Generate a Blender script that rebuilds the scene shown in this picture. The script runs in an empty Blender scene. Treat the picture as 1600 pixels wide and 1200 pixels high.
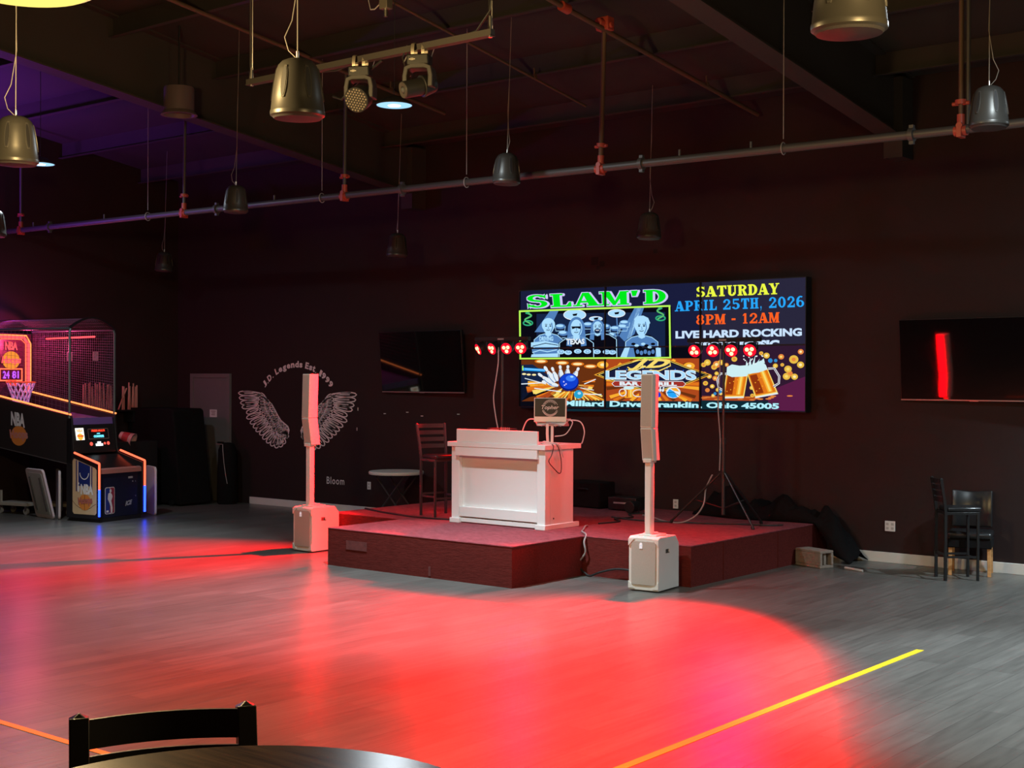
import bpy, math, random
from mathutils import Vector, Matrix
random.seed(7)
S = bpy.context.scene
COL = S.collection
PI = math.pi

# ------------------------------------------------------------------ camera
cam_data = bpy.data.cameras.new('camera')
cam_data.sensor_fit = 'HORIZONTAL'
cam_data.sensor_width = 36.0
cam_data.lens = 47.39
cam_data.clip_start = 0.05
cam_data.clip_end = 100
cam = bpy.data.objects.new('camera', cam_data)
COL.objects.link(cam)
F = Vector((-.62820, .77804, -.00394)); R = Vector((.77803, .62821, .00336)); U = R.cross(F)
cam.matrix_world = Matrix(((R.x, U.x, -F.x, 0), (R.y, U.y, -F.y, 0), (R.z, U.z, -F.z, 2.1), (0, 0, 0, 1)))
S.camera = cam

# ------------------------------------------------------------------ world, exposure
w = bpy.data.worlds.new('world'); S.world = w; w.use_nodes = True
w.node_tree.nodes['Background'].inputs[0].default_value = (.55, .5, .6, 1)
w.node_tree.nodes['Background'].inputs[1].default_value = .004
S.view_settings.view_transform = 'Standard'
S.view_settings.look = 'None'
S.view_settings.exposure = 0.0
S.view_settings.gamma = 1.0
S.view_settings.use_curve_mapping = False

# ------------------------------------------------------------------ lights (levels; the lamps' builders use these)
DISC_POWER = 70           # cool white disc lamps: soft part
DISC_BEAM = 1500          # and their reflector's beam
BOWL_POWER = 300           # warm bowl lamps over the seating
SPILL_POWER = 260         # their sideways spill
RED_POWER = 5600          # each red head of the two lamp bars
DISC_SPOTS = [(-9.06, 9.40, 4.73), (-15.30, 9.48, 4.78), (-2.80, 9.40, 4.73), (-1.60, 13.45, 4.73)]
BOWL_SPOTS = [(-6.40, 3.86, 4.13), (-1.0, 3.9, 3.75)]

def light(name, kind, loc, color, power, parent=None, **kw):
    d = bpy.data.lights.new(name, kind); d.color = color; d.energy = power
    for k, v in kw.items(): setattr(d, k, v)
    o = bpy.data.objects.new(name, d); COL.objects.link(o)
    o.location = loc
    if parent: o.parent = parent
    return o
def aim(o, d):
    o.rotation_mode = 'QUATERNION'; o.rotation_quaternion = Vector(d).to_track_quat('-Z', 'Y')

# ------------------------------------------------------------------ materials
MATS = {}
def mat(name, color, rough=.5, metal=0.0, emit=None, strength=1.0, var=0.0, scale=8.0, bump=0.0, spec=.5):
    if name in MATS: return MATS[name]
    m = bpy.data.materials.new(name); m.use_nodes = True
    nt = m.node_tree; b = nt.nodes['Principled BSDF']
    b.inputs['Base Color'].default_value = (*color, 1)
    b.inputs['Roughness'].default_value = rough
    b.inputs['Metallic'].default_value = metal
    b.inputs['Specular IOR Level'].default_value = spec
    if emit:
        b.inputs['Emission Color'].default_value = (*emit, 1)
        b.inputs['Emission Strength'].default_value = strength
    if var or bump:
        tc = nt.nodes.new('ShaderNodeTexCoord')
        n = nt.nodes.new('ShaderNodeTexNoise'); n.inputs['Scale'].default_value = scale; n.inputs['Detail'].default_value = 5
        nt.links.new(tc.outputs['Object'], n.inputs['Vector'])
        if var:
            r = nt.nodes.new('ShaderNodeMix'); r.data_type = 'RGBA'
            r.inputs[6].default_value = (*[c * (1 - var) for c in color], 1)
            r.inputs[7].default_value = (*[min(1, c * (1 + var)) for c in color], 1)
            nt.links.new(n.outputs['Fac'], r.inputs[0]); nt.links.new(r.outputs[2], b.inputs['Base Color'])
        if bump:
            bp = nt.nodes.new('ShaderNodeBump'); bp.inputs['Strength'].default_value = bump; bp.inputs['Distance'].default_value = .02
            nt.links.new(n.outputs['Fac'], bp.inputs['Height']); nt.links.new(bp.outputs['Normal'], b.inputs['Normal'])
    MATS[name] = m
    return m
def glow(name, color, strength=1.0):
    return mat(name, (0, 0, 0), .6, emit=color, strength=strength, spec=0.0)

def floor_material():
    m = bpy.data.materials.new('vinyl_plank'); m.use_nodes = True; nt = m.node_tree; L = nt.links.new
    b = nt.nodes['Principled BSDF']
    tc = nt.nodes.new('ShaderNodeTexCoord')
    mp = nt.nodes.new('ShaderNodeMapping'); mp.inputs['Rotation'].default_value = (0, 0, PI / 2)
    L(tc.outputs['Object'], mp.inputs['Vector'])
    br = nt.nodes.new('ShaderNodeTexBrick')
    br.inputs['Scale'].default_value = 1; br.inputs['Brick Width'].default_value = 1.22; br.inputs['Row Height'].default_value = .18
    br.inputs['Mortar Size'].default_value = .0022; br.inputs['Mortar Smooth'].default_value = .3; br.inputs['Bias'].default_value = 0
    br.offset = .37; br.offset_frequency = 3
    br.inputs['Color1'].default_value = (.098, .093, .085, 1); br.inputs['Color2'].default_value = (.126, .120, .110, 1)
    br.inputs['Mortar'].default_value = (.058, .054, .05, 1)
    L(mp.outputs[0], br.inputs['Vector'])
    st = nt.nodes.new('ShaderNodeMapping'); st.inputs['Scale'].default_value = (9, .8, 1); L(tc.outputs['Object'], st.inputs['Vector'])
    n = nt.nodes.new('ShaderNodeTexNoise'); n.inputs['Scale'].default_value = 2.5; n.inputs['Detail'].default_value = 8; L(st.outputs[0], n.inputs['Vector'])
    rp = nt.nodes.new('ShaderNodeMapRange'); rp.inputs[1].default_value = .3; rp.inputs[2].default_value = .72
    rp.inputs[3].default_value = .78; rp.inputs[4].default_value = 1.12; L(n.outputs['Fac'], rp.inputs[0])
    mx = nt.nodes.new('ShaderNodeMix'); mx.data_type = 'RGBA'; mx.blend_type = 'MULTIPLY'; mx.inputs[0].default_value = 1
    L(br.outputs['Color'], mx.inputs[6]); L(rp.outputs[0], mx.inputs[7]); L(mx.outputs[2], b.inputs['Base Color'])
    n2 = nt.nodes.new('ShaderNodeTexNoise'); n2.inputs['Scale'].default_value = .9; n2.inputs['Detail'].default_value = 4; L(tc.outputs['Object'], n2.inputs['Vector'])
    rr = nt.nodes.new('ShaderNodeMapRange'); rr.inputs[3].default_value = .25; rr.inputs[4].default_value = .38; L(n2.outputs['Fac'], rr.inputs[0])
    L(rr.outputs[0], b.inputs['Roughness'])
    bp = nt.nodes.new('ShaderNodeBump'); bp.inputs['Strength'].default_value = .35; bp.inputs['Distance'].default_value = .004
    ad = nt.nodes.new('ShaderNodeMath'); ad.operation = 'SUBTRACT'; L(n.outputs['Fac'], ad.inputs[0]); L(br.outputs['Fac'], ad.inputs[1])
    L(ad.outputs[0], bp.inputs['Height']); L(bp.outputs['Normal'], b.inputs['Normal'])
    b.inputs['Specular IOR Level'].default_value = .36
    return m

def carpet_material(name, c1, c2):
    m = bpy.data.materials.new(name); m.use_nodes = True; nt = m.node_tree; L = nt.links.new
    b = nt.nodes['Principled BSDF']; b.inputs['Roughness'].default_value = .95; b.inputs['Specular IOR Level'].default_value = .15
    b.inputs['Sheen Weight'].default_value = .0
    tc = nt.nodes.new('ShaderNodeTexCoord')
    mp = nt.nodes.new('ShaderNodeMapping'); mp.inputs['Scale'].default_value = (2, 6, 14); L(tc.outputs['Object'], mp.inputs[0])
    n = nt.nodes.new('ShaderNodeTexNoise'); n.inputs['Scale'].default_value = 6; n.inputs['Detail'].default_value = 8; n.inputs['Roughness'].default_value = .75
    L(mp.outputs[0], n.inputs['Vector'])
    cr = nt.nodes.new('ShaderNodeValToRGB'); cr.color_ramp.elements[0].position = .35; cr.color_ramp.elements[1].position = .7
    cr.color_ramp.elements[0].color = (*c1, 1); cr.color_ramp.elements[1].color = (*c2, 1)
    L(n.outputs['Fac'], cr.inputs[0]); L(cr.outputs[0], b.inputs['Base Color'])
    bp = nt.nodes.new('ShaderNodeBump'); bp.inputs['Strength'].default_value = .5; bp.inputs['Distance'].default_value = .01
    L(n.outputs['Fac'], bp.inputs['Height']); L(bp.outputs['Normal'], b.inputs['Normal'])
    return m

def wood_material(name, c1, c2, rough=.3):
    m = bpy.data.materials.new(name); m.use_nodes = True; nt = m.node_tree; L = nt.links.new
    b = nt.nodes['Principled BSDF']; b.inputs['Roughness'].default_value = rough
    tc = nt.nodes.new('ShaderNodeTexCoord')
    mp = nt.nodes.new('ShaderNodeMapping'); mp.inputs['Scale'].default_value = (1.2, 22, 6); mp.inputs['Rotation'].default_value = (0, 0, .75); L(tc.outputs['Object'], mp.inputs[0])
    n = nt.nodes.new('ShaderNodeTexNoise'); n.inputs['Scale'].default_value = 4; n.inputs['Detail'].default_value = 9; L(mp.outputs[0], n.inputs['Vector'])
    cr = nt.nodes.new('ShaderNodeValToRGB'); cr.color_ramp.elements[0].position = .35; cr.color_ramp.elements[1].position = .7
    cr.color_ramp.elements[0].color = (*c1, 1); cr.color_ramp.elements[1].color = (*c2, 1)
    b.inputs['Specular IOR Level'].default_value = .25
    L(n.outputs['Fac'], cr.inputs[0]); L(cr.outputs[0], b.inputs['Base Color'])
    return m

WALL = mat('reddened_black_wall_paint', (.026, .0140, .0138), .75, var=.12, scale=2.0, spec=.25)  # black paint reddened, part of the red glow on the wall is in the colour
ROOF = mat('black_roof_paint', (.042, .040, .034), .8, var=.15, scale=1.5, spec=.2)
STEEL = mat('painted_roof_steel', (.045, .038, .034), .7, var=.15, scale=2, spec=.3)
FLOOR = floor_material()
WHITE = mat('white_trim_paint', (.72, .70, .66), .5, var=.05, scale=5)
BOOTH = mat('white_booth_laminate', (.80, .80, .79), .42)
CREAM = mat('white_speaker_paint', (.70, .68, .63), .5, var=.04, scale=6)
GRILLE = mat('grey_speaker_grille', (.42, .39, .34), .6, var=.2, scale=240)
BLACKM = mat('black_metal', (.018, .018, .019), .38, .3)
GUN = mat('dark_grey_metal', (.060, .060, .066), .40, .5)
BLACKP = mat('black_plastic', (.008, .008, .009), .45)
BLACKF = mat('black_fabric', (.006, .0055, .006), .9, var=.3, scale=12, spec=.15)
VINYL = mat('black_vinyl', (.014, .014, .015), .28)
CHROME = mat('bare_steel', (.55, .52, .48), .3, 1.0)
SPK = mat('pendant_speaker_shell', (.055, .052, .046), .36, .35)
SPKG = mat('pendant_speaker_grille', (.06, .055, .055), .55, .2, var=.25, scale=160)
PIPE = mat('grey_pipe', (.10, .095, .095), .5, .4)
BRPIPE = mat('rusty_brown_pipe', (.13, .075, .045), .6, .3)
REDC = mat('red_coupling_paint', (.42, .060, .035), .45)
CARPET = carpet_material('burgundy_carpet_lit', (.15, .030, .038), (.33, .085, .10))  # same carpet on top, light falling on the deck put into the colour
CARPET_SHADED = carpet_material('burgundy_carpet_shaded', (.085, .012, .010), (.15, .024, .020))  # darker copy of the carpet, shade on the stage sides painted in
WOODT = wood_material('dark_walnut_laminate', (.020, .010, .007), (.075, .044, .028), .22)
OAK = wood_material('oak_leg', (.45, .22, .08), (.62, .33, .14), .4)
TAPE = mat('yellow_floor_tape', (.72, .52, .015), .5)
SCREENB = mat('glossy_black_screen', (.004, .004, .005), .035, spec=.8)
WCABLE = mat('white_cable', (.62, .60, .60), .5)
GCABLE = mat('grey_cable', (.30, .28, .28), .5)
BCABLE = mat('black_cable', (.012, .012, .012), .5)
CONC = mat('concrete_block', (.24, .19, .155), .95, var=.25, scale=25, bump=.6)
PAINTW = mat('mural_paint', (.86, .72, .72), .7)
PLATE = mat('white_wall_plate', (.75, .74, .73), .4)
LEDRED = glow('red_lamp_glow', (1, .004, .02), 1.6)
LEDHOT = glow('hot_lamp_glow', (1, .50, .22), 3.2)
NEONR = glow('red_neon', (1, .11, .05), 2.6)
NEONO = glow('orange_neon', (1, .22, .06), 2.4)
NEONB = glow('blue_neon', (.012, .040, 1), 8)
NEONP = glow('pink_neon', (1, .09, .11), 1.5)

# ------------------------------------------------------------------ mesh builder
class MB:
    def __init__(s): s.v = []; s.f = []
    def add(s, vs, fs):
        n = len(s.v); s.v += [tuple(p) for p in vs]; s.f += [tuple(i + n for i in f) for f in fs]; return s
    def bx(s, x0, x1, y0, y1, z0, z1, M=None):
        vs = [Vector((x, y, z)) for z in (z0, z1) for y in (y0, y1) for x in (x0, x1)]
        if M is not None: vs = [M @ p for p in vs]
        return s.add(vs, [(0, 2, 3, 1), (4, 5, 7, 6), (0, 1, 5, 4), (2, 6, 7, 3), (0, 4, 6, 2), (1, 3, 7, 5)])
    def cyl(s, a, b, r0, r1=None, n=16):
        a = Vector(a); b = Vector(b); r1 = r0 if r1 is None else r1
        q = (b - a).to_track_quat('Z', 'Y'); X = q @ Vector((1, 0, 0)); Y = q @ Vector((0, 1, 0))
        vs = [c + (X * math.cos(2 * PI * i / n) + Y * math.sin(2 * PI * i / n)) * r for c, r in ((a, r0), (b, r1)) for i in range(n)]
        fs = [(i, (i + 1) % n, n + (i + 1) % n, n + i) for i in range(n)] + [tuple(reversed(range(n))), tuple(range(n, 2 * n))]
        return s.add(vs, fs)
    def tube(s, pts, r, n=8, closed=False):
        pts = [Vector(p) for p in pts]; m = len(pts); vs = []; up = None
        for i, p in enumerate(pts):
            t = (pts[(i + 1) % m] - pts[i - 1]) if closed else (pts[min(i + 1, m - 1)] - pts[max(i - 1, 0)])
            t = t.normalized() if t.length > 1e-9 else Vector((0, 0, 1))
            if up is None: up = t.orthogonal().normalized()
            up = (up - t * up.dot(t)); up = up.normalized() if up.length > 1e-6 else t.orthogonal().normalized()
            b = t.cross(up)
            vs += [p + (up * math.cos(2 * PI * k / n) + b * math.sin(2 * PI * k / n)) * r for k in range(n)]
        fs = []
        for i in range(m if closed else m - 1):
            j = (i + 1) % m
            fs += [(i * n + k, i * n + (k + 1) % n, j * n + (k + 1) % n, j * n + k) for k in range(n)]
        if not closed: fs += [tuple(reversed(range(n))), tuple(range((m - 1) * n, m * n))]
        return s.add(vs, fs)
    def lathe(s, prof, c=(0, 0, 0), n=32, M=None):
        c = Vector(c); vs = []
        for r, z in prof:
            for i in range(n):
                p = Vector((r * math.cos(2 * PI * i / n), r * math.sin(2 * PI * i / n), z))
                vs.append((M @ p if M is not None else p) + c)
        fs = [(k * n + i, k * n + (i + 1) % n, (k + 1) * n + (i + 1) % n, (k + 1) * n + i) for k in range(len(prof) - 1) for i in range(n)]
        fs += [tuple(reversed(range(n))), tuple(range((len(prof) - 1) * n, len(prof) * n))]
        return s.add(vs, fs)
    def prism(s, poly, f0, f1):
        """poly: 2-D outline; f0, f1 map an outline point to the two end faces."""
        n = len(poly); vs = [Vector(f0(*p)) for p in poly] + [Vector(f1(*p)) for p in poly]
        return s.add(vs, [tuple(reversed(range(n))), tuple(range(n, 2 * n))] + [(i, (i + 1) % n, n + (i + 1) % n, n + i) for i in range(n)])
    def face(s, pts): return s.add(pts, [tuple(range(len(pts)))])
    def strap(s, pts, side, w, t):
        """flat bar swept along pts: width w along 'side', thickness t across."""
        pts = [Vector(p) for p in pts]; side = Vector(side).normalized(); vs = []; m = len(pts)
        for i, p in enumerate(pts):
            d = (pts[min(i + 1, m - 1)] - pts[max(i - 1, 0)]).normalized(); nn = d.cross(side).normalized()
            vs += [p + side * a * w / 2 + nn * b * t / 2 for a, b in ((-1, -1), (1, -1), (1, 1), (-1, 1))]
        fs = [(i * 4 + k, i * 4 + (k + 1) % 4, i * 4 + 4 + (k + 1) % 4, i * 4 + 4 + k) for i in range(m - 1) for k in range(4)]
        return s.add(vs, fs + [(3, 2, 1, 0), tuple(range(m * 4 - 4, m * 4))])
    def ball(s, c, r, sc=(1, 1, 1), n=16, k=10):
        c = Vector(c); vs = []; 
        for i in range(k + 1):
            a = PI * i / k
            for j in range(n):
                b = 2 * PI * j / n
                vs.append(c + Vector((math.sin(a) * math.cos(b) * sc[0], math.sin(a) * math.sin(b) * sc[1], -math.cos(a) * sc[2])) * r)
        return s.add(vs, [(i * n + j, i * n + (j + 1) % n, (i + 1) * n + (j + 1) % n, (i + 1) * n + j) for i in range(k) for j in range(n)])
    def build(s, name, m, parent=None, loc=None, bevel=0, smooth=True, angle=35, rot=None):
        me = bpy.data.meshes.new(name); me.from_pydata(s.v, [], s.f); me.update()
        me.materials.append(m)
        if smooth:
            me.shade_smooth(); me.set_sharp_from_angle(angle=math.radians(angle))
        o = bpy.data.objects.new(name, me); COL.objects.link(o)
        if parent: o.parent = parent
        if loc: o.location = loc
        if rot is not None: o.rotation_euler = rot
        if bevel:
            b = o.modifiers.new('bevel', 'BEVEL'); b.width = bevel; b.segments = 2; b.limit_method = 'ANGLE'; b.angle_limit = math.radians(40)
        return o

def tag(o, label, cat, group=None):
    o['label'] = label; o['category'] = cat
    if group: o['group'] = group
    return o
def thing(name, label, cat, loc=(0, 0, 0), rz=0, group=None):
    o = bpy.data.objects.new(name, None); o.empty_display_size = .1; COL.objects.link(o)
    o.location = loc; o.rotation_euler = (0, 0, rz)
    return tag(o, label, cat, group)
def struct(o): o['kind'] = 'structure'; return o
def dup(root, loc, rz, label, group=None):
    r = root.copy(); COL.objects.link(r); r.location = loc; r.rotation_euler = (0, 0, rz); r['label'] = label
    if group: r['group'] = group
    for ch in list(root.children):
        c = ch.copy(); COL.objects.link(c); c.parent = r
        for g in list(ch.children):
            d = g.copy(); COL.objects.link(d); d.parent = c
    return r

# ------------------------------------------------------------------ lettering
_TX = {}
def glyphs(txt, fat=0.0, shear=0.0, space=1.0):
    """2-D triangles of a line of writing, scaled to a unit box (0..1, 0..1); also its aspect."""
    key = (txt, fat, shear, space)
    if key in _TX: return _TX[key]
    c = bpy.data.curves.new('line', 'FONT'); c.body = txt; c.size = 1; c.offset = fat; c.shear = shear; c.space_character = space
    c.resolution_u = 3
    o = bpy.data.objects.new('line', c); COL.objects.link(o)
    dg = bpy.context.evaluated_depsgraph_get(); dg.update()
    me = bpy.data.meshes.new_from_object(o.evaluated_get(dg))
    v = [(p.co.x, p.co.y) for p in me.vertices]; f = [tuple(p.vertices) for p in me.polygons]
    bpy.data.objects.remove(o); bpy.data.curves.remove(c); bpy.data.meshes.remove(me)
    x0 = min(a for a, b in v); x1 = max(a for a, b in v); y0 = min(b for a, b in v); y1 = max(b for a, b in v)
    asp = (x1 - x0) / max(1e-6, y1 - y0)
    v = [((a - x0) / (x1 - x0), (b - y0) / max(1e-6, y1 - y0)) for a, b in v]
    _TX[key] = (v, f, asp)
    return _TX[key]
def write(mb, txt, fn, fat=0.0, shear=0.0, space=1.0, clip=None):
    """fn maps unit-box (u, v) to 3-D."""
    v, f, a = glyphs(txt, fat, shear, space)
    if clip is not None:
        v = [(x, max(clip, y)) for x, y in v]
    mb.add([fn(x, y) for x, y in v], f); return mb
def quad(bl, br, tr, tl, fn):
    def g(u, v):
        x = bl[0] * (1 - u) * (1 - v) + br[0] * u * (1 - v) + tr[0] * u * v + tl[0] * (1 - u) * v
        y = bl[1] * (1 - u) * (1 - v) + br[1] * u * (1 - v) + tr[1] * u * v + tl[1] * (1 - u) * v
        return fn(x, y)
    return g
def arcp(cx, cy, rx, ry, a0, a1, wx, wy, n=18):
    """ring sector outline."""
    o = [(cx + rx * math.cos(math.radians(a0 + (a1 - a0) * i / n)), cy + ry * math.sin(math.radians(a0 + (a1 - a0) * i / n))) for i in range(n + 1)]
    i_ = [(cx + (rx - wx) * math.cos(math.radians(a0 + (a1 - a0) * i / n)), cy + (ry - wy) * math.sin(math.radians(a0 + (a1 - a0) * i / n))) for i in range(n + 1)]
    return o + i_[::-1]
def rc(x0, x1, y0, y1): return [(x0, y0), (x1, y0), (x1, y1), (x0, y1)]
def slab(ch):
    """fat slab-serif capitals in a unit box."""
    t = .12; st = rc(.12, .42, 0, 1)
    D = {
     'I': [rc(.30, .70, 0, 1), rc(.12, .88, 0, t), rc(.12, .88, 1 - t, 1)],
     'L': [rc(.14, .46, 0, 1), rc(.02, .60, 1 - t, 1), rc(.02, .98, 0, t), [(.98, 0), (.98, .36), (.88, .36), (.70, 0)]],
     'A': [[(.36, 1), (.62, 1), (1.0, 0), (.62, 0)], [(.36, 1), (.48, 1), (.20, 0), (.06, 0)], rc(.22, .72, .26, .40), rc(-.04, .34, 0, .10), rc(.52, 1.06, 0, .10)],
     'M': [rc(.06, .22, 0, 1), rc(.72, .98, 0, 1), [(.06, 1), (.34, 1), (.56, .22), (.46, 0)], [(.94, 1), (.74, 1), (.44, 0), (.54, 0)], rc(-.04, .32, 0, .10), rc(.62, 1.06, 0, .10), rc(-.04, .3, .9, 1), rc(.74, 1.06, .9, 1)],
     'T': [rc(.34, .66, 0, 1), rc(.02, .98, 1 - t, 1), rc(.20, .80, 0, t), [(.02, 1), (.02, .66), (.12, .66), (.24, .9)], [(.98, 1), (.98, .66), (.88, .66), (.76, .9)]],
     'U': [rc(.10, .40, .3, 1), rc(.74, .88, .3, 1), arcp(.49, .32, .39, .32, 180, 360, .28, .14), rc(0, .50, .9, 1), rc(.62, 1, .9, 1)],
     'R': [st, arcp(.46, .74, .46, .26, -90, 90, .26, .11), rc(.30, .47, .89, 1), rc(.30, .47, .48, .59), [(.46, .52), (.70, .52), (1.02, 0), (.66, 0)], rc(0, .54, 0, .10), rc(0, .4, .9, 1)],
     'D': [st, arcp(.42, .5, .56, .5, -90, 90, .30, .12), rc(.02, .44, 0, .12), rc(.02, .44, .88, 1)],
     'P': [st, arcp(.46, .70, .50, .30, -90, 90, .28, .11), rc(.30, .47, .89, 1), rc(.30, .47, .40, .51), rc(0, .56, 0, .10), rc(0, .4, .9, 1)],
     'Y': [rc(.36, .66, 0, .45), [(.04, 1), (.38, 1), (.66, .45), (.36, .45)], [(.82, 1), (.94, 1), (.66, .40), (.54, .45)], rc(.20, .82, 0, .10), rc(-.04, .46, .9, 1), rc(.66, 1.04, .9, 1)],
     'H': [rc(.10, .38, 0, 1), rc(.62, .90, 0, 1), rc(.3, .7, .44, .56), rc(0, .48, 0, .10), rc(.52, 1, 0, .10), rc(0, .48, .9, 1), rc(.52, 1, .9, 1)],
     'S': [arcp(.5, .73, .44, .27, 20, 268, .26, .12), arcp(.5, .29, .46, .29, -160, 92, .28, .12), [(.28, .62), (.5, .60), (.78, .42), (.5, .44)], [(.90, 1.02), (.90, .68), (.76, .80)], [(.06, -.02), (.06, .34), (.22, .20)]],
     '0': [arcp(.5, .5, .46, .5, 0, 360, .28, .12, 28)],
     '8': [arcp(.5, .74, .40, .26, 0, 360, .22, .10, 24), arcp(.5, .29, .46, .29, 0, 360, .25, .11, 24)],
     '6': [arcp(.5, .31, .46, .31, 0, 360, .27, .10, 24), arcp(.56, .5, .52, .5, 60, 200, .30, .12)],
     '2': [arcp(.5, .70, .42, .30, -30, 190, .26, .12), [(.62, .60), (.90, .62), (.36, .16), (.06, .10)], rc(.06, .94, 0, .17), [(.94, 0), (.94, .32), (.84, .32), (.78, .1)]],
     '5': [rc(.14, .86, .84, 1), rc(.14, .28, .5, 1), arcp(.46, .32, .48, .32, -160, 130, .30, .12)],
     '1': [rc(.34, .68, 0, 1), rc(.14, .88, 0, .10), [(.34, 1), (.34, .80), (.10, .74), (.12, .84)]],
     '-': [rc(.12, .88, .36, .54)], ',': [rc(.3, .62, 0, .2), [(.62, .04), (.62, 0), (.34, -.24), (.30, -.16)]],
     "'": [[(.15, 1), (.75, 1), (.55, .60), (.25, .60)]],
    }
    return D[ch]
SLABW = {'I': .6, "'": .5, ',': .4, '-': .6, '1': .7, 'M': 1.15, ' ': .5, 'A': 1.08, 'S': .95, 'L': .92}
def write_slab(mb, txt, fn, gap=.10, dx=0, dy=0):
    tot = sum(SLABW.get(c, 1) for c in txt) + gap * (len(txt) - 1); x = 0
    for c in txt:
        wd = SLABW.get(c, 1)
        if c != ' ':
            for poly in slab(c):
                p = [(px, py) for px, py in poly]
                a = sum(p[i][0] * p[(i + 1) % len(p)][1] - p[(i + 1) % len(p)][0] * p[i][1] for i in range(len(p)))
                if a < 0: p = p[::-1]
                mb.face([fn((x + px * wd) / tot + dx, py + dy) for px, py in p])
        x += wd + gap
    return mb

# ================================================================== THE SETTING
XL, XR, YB, YF = -19.5, 8.0, 14.78, -8.0
def zroof(y): return 5.55 + .15 * (14.78 - y)
struct(MB().bx(XL - .2, XR + .2, YF - .2, YB + .2, -.2, 0).build('floor', FLOOR, smooth=False))
struct(MB().bx(XL - .2, XR + .2, YB, YB + .2, 0, 9.4).build('wall_back', WALL, smooth=False))
struct(MB().bx(XL - .2, XL, YF, YB, 0, 9.4).build('wall_left', WALL, smooth=False))
struct(MB().bx(XR, XR + .2, YF, YB, 0, 9.4).build('wall_right', WALL, smooth=False))
struct(MB().bx(XL - .2, XR + .2, YF - .2, YF, 0, 9.4).build('wall_front', WALL, smooth=False))
ce = MB(); x0, x1 = XL - .1, XR + .1
ce.add([(x, y, zroof(y) + d) for d in (0, .12) for x in (x0, x1) for y in (YF - .1, YB + .1)], [(0, 1, 3, 2), (4, 6, 7, 5), (0, 4, 5, 1), (2, 3, 7, 6), (0, 2, 6, 4), (1, 5, 7, 3)])
struct(ce.build('ceiling', ROOF, smooth=False))
struct(MB().bx(-3.2, XR, YF, 2.3, 0, .40).build('floor_raised', FLOOR, smooth=False))
bb_ = MB().bx(-17.55, -12.36, YB - .018, YB, 0, .115).bx(-7.06, XR, YB - .018, YB, 0, .118)
struct(bb_.build('baseboard_back', WHITE, bevel=.003))
# roof framing
nt = 1
for gx in (-13.7, -6.2, 1.3):
    g = MB()
    zb = lambda y: 5.65 - .128 * (y - 8.0)
    for (hw, d0, d1) in ((.125, 0, .018), (.006, .018, None), (.125, -.02, 0)):
        vs = []
        for y in (YF, YB):
            lo = zb(y) + d0 if d0 >= 0 else zroof(y) + d0
            hi = zroof(y) - .02 if d1 is None else (zb(y) + d1 if d0 >= 0 else zroof(y) + d1)
            vs += [(gx - hw, y, lo), (gx + hw, y, lo), (gx + hw, y, hi), (gx - hw, y, hi)]
        g.add(vs, [(0, 3, 2, 1), (4, 5, 6, 7), (0, 1, 5, 4), (1, 2, 6, 5), (2, 3, 7, 6), (3, 0, 4, 7)])
    g.bx(gx - .11, gx + .11, YB - .30, YB, 4.60, 5.5)
    struct(g.build('trim_%d' % nt, STEEL, smooth=False)); nt += 1
for k in range(11):
    y = 14.0 - 1.52 * k
    p = MB().bx(XL, XR, y - .004, y + .004, zroof(y) - .235, zroof(y) + .01).bx(XL, XR, y - .07, y, zroof(y) - .245, zroof(y) - .235)
    struct(p.build('trim_%d' % nt, STEEL, smooth=False)); nt += 1
# door in the back wall
d = MB().bx(-19.02, -18.12, YB - .03, YB, 0, 2.10).build('door_1', mat('grey_door_paint', (.16, .15, .155), .5, var=.06), bevel=.003); struct(d)
MB().bx(-19.10, -19.02, YB - .045, YB, 0, 2.17).bx(-18.12, -18.04, YB - .045, YB, 0, 2.17).bx(-19.02, -18.12, YB - .045, YB, 2.10, 2.17).build('door_frame', mat('grey_frame_paint', (.17, .155, .16), .5), d)
MB().cyl((-18.20, YB - .03, 1.0), (-18.20, YB - .075, 1.0), .012).bx(-18.30, -18.185, YB - .09, YB - .07, .985, 1.015).build('door_handle', BLACKM, d)
sg = thing('door_notice', 'small pale printed notice taped to the grey door', 'notice', (-18.48, YB - .031, 1.49))
MB().bx(-.095, .095, -.002, 0, -.065, .065).build('paper', PLATE, sg)
tx = MB()
for r_, (a, b) in enumerate(((-.06, .06), (-.045, .05), (-.05, .045))): tx.bx(a, b, -.003, -.0021, .03 - r_ * .03, .042 - r_ * .03)
tx.build('printed_lines', mat('brown_ink', (.25, .14, .12), .7), sg)

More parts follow.
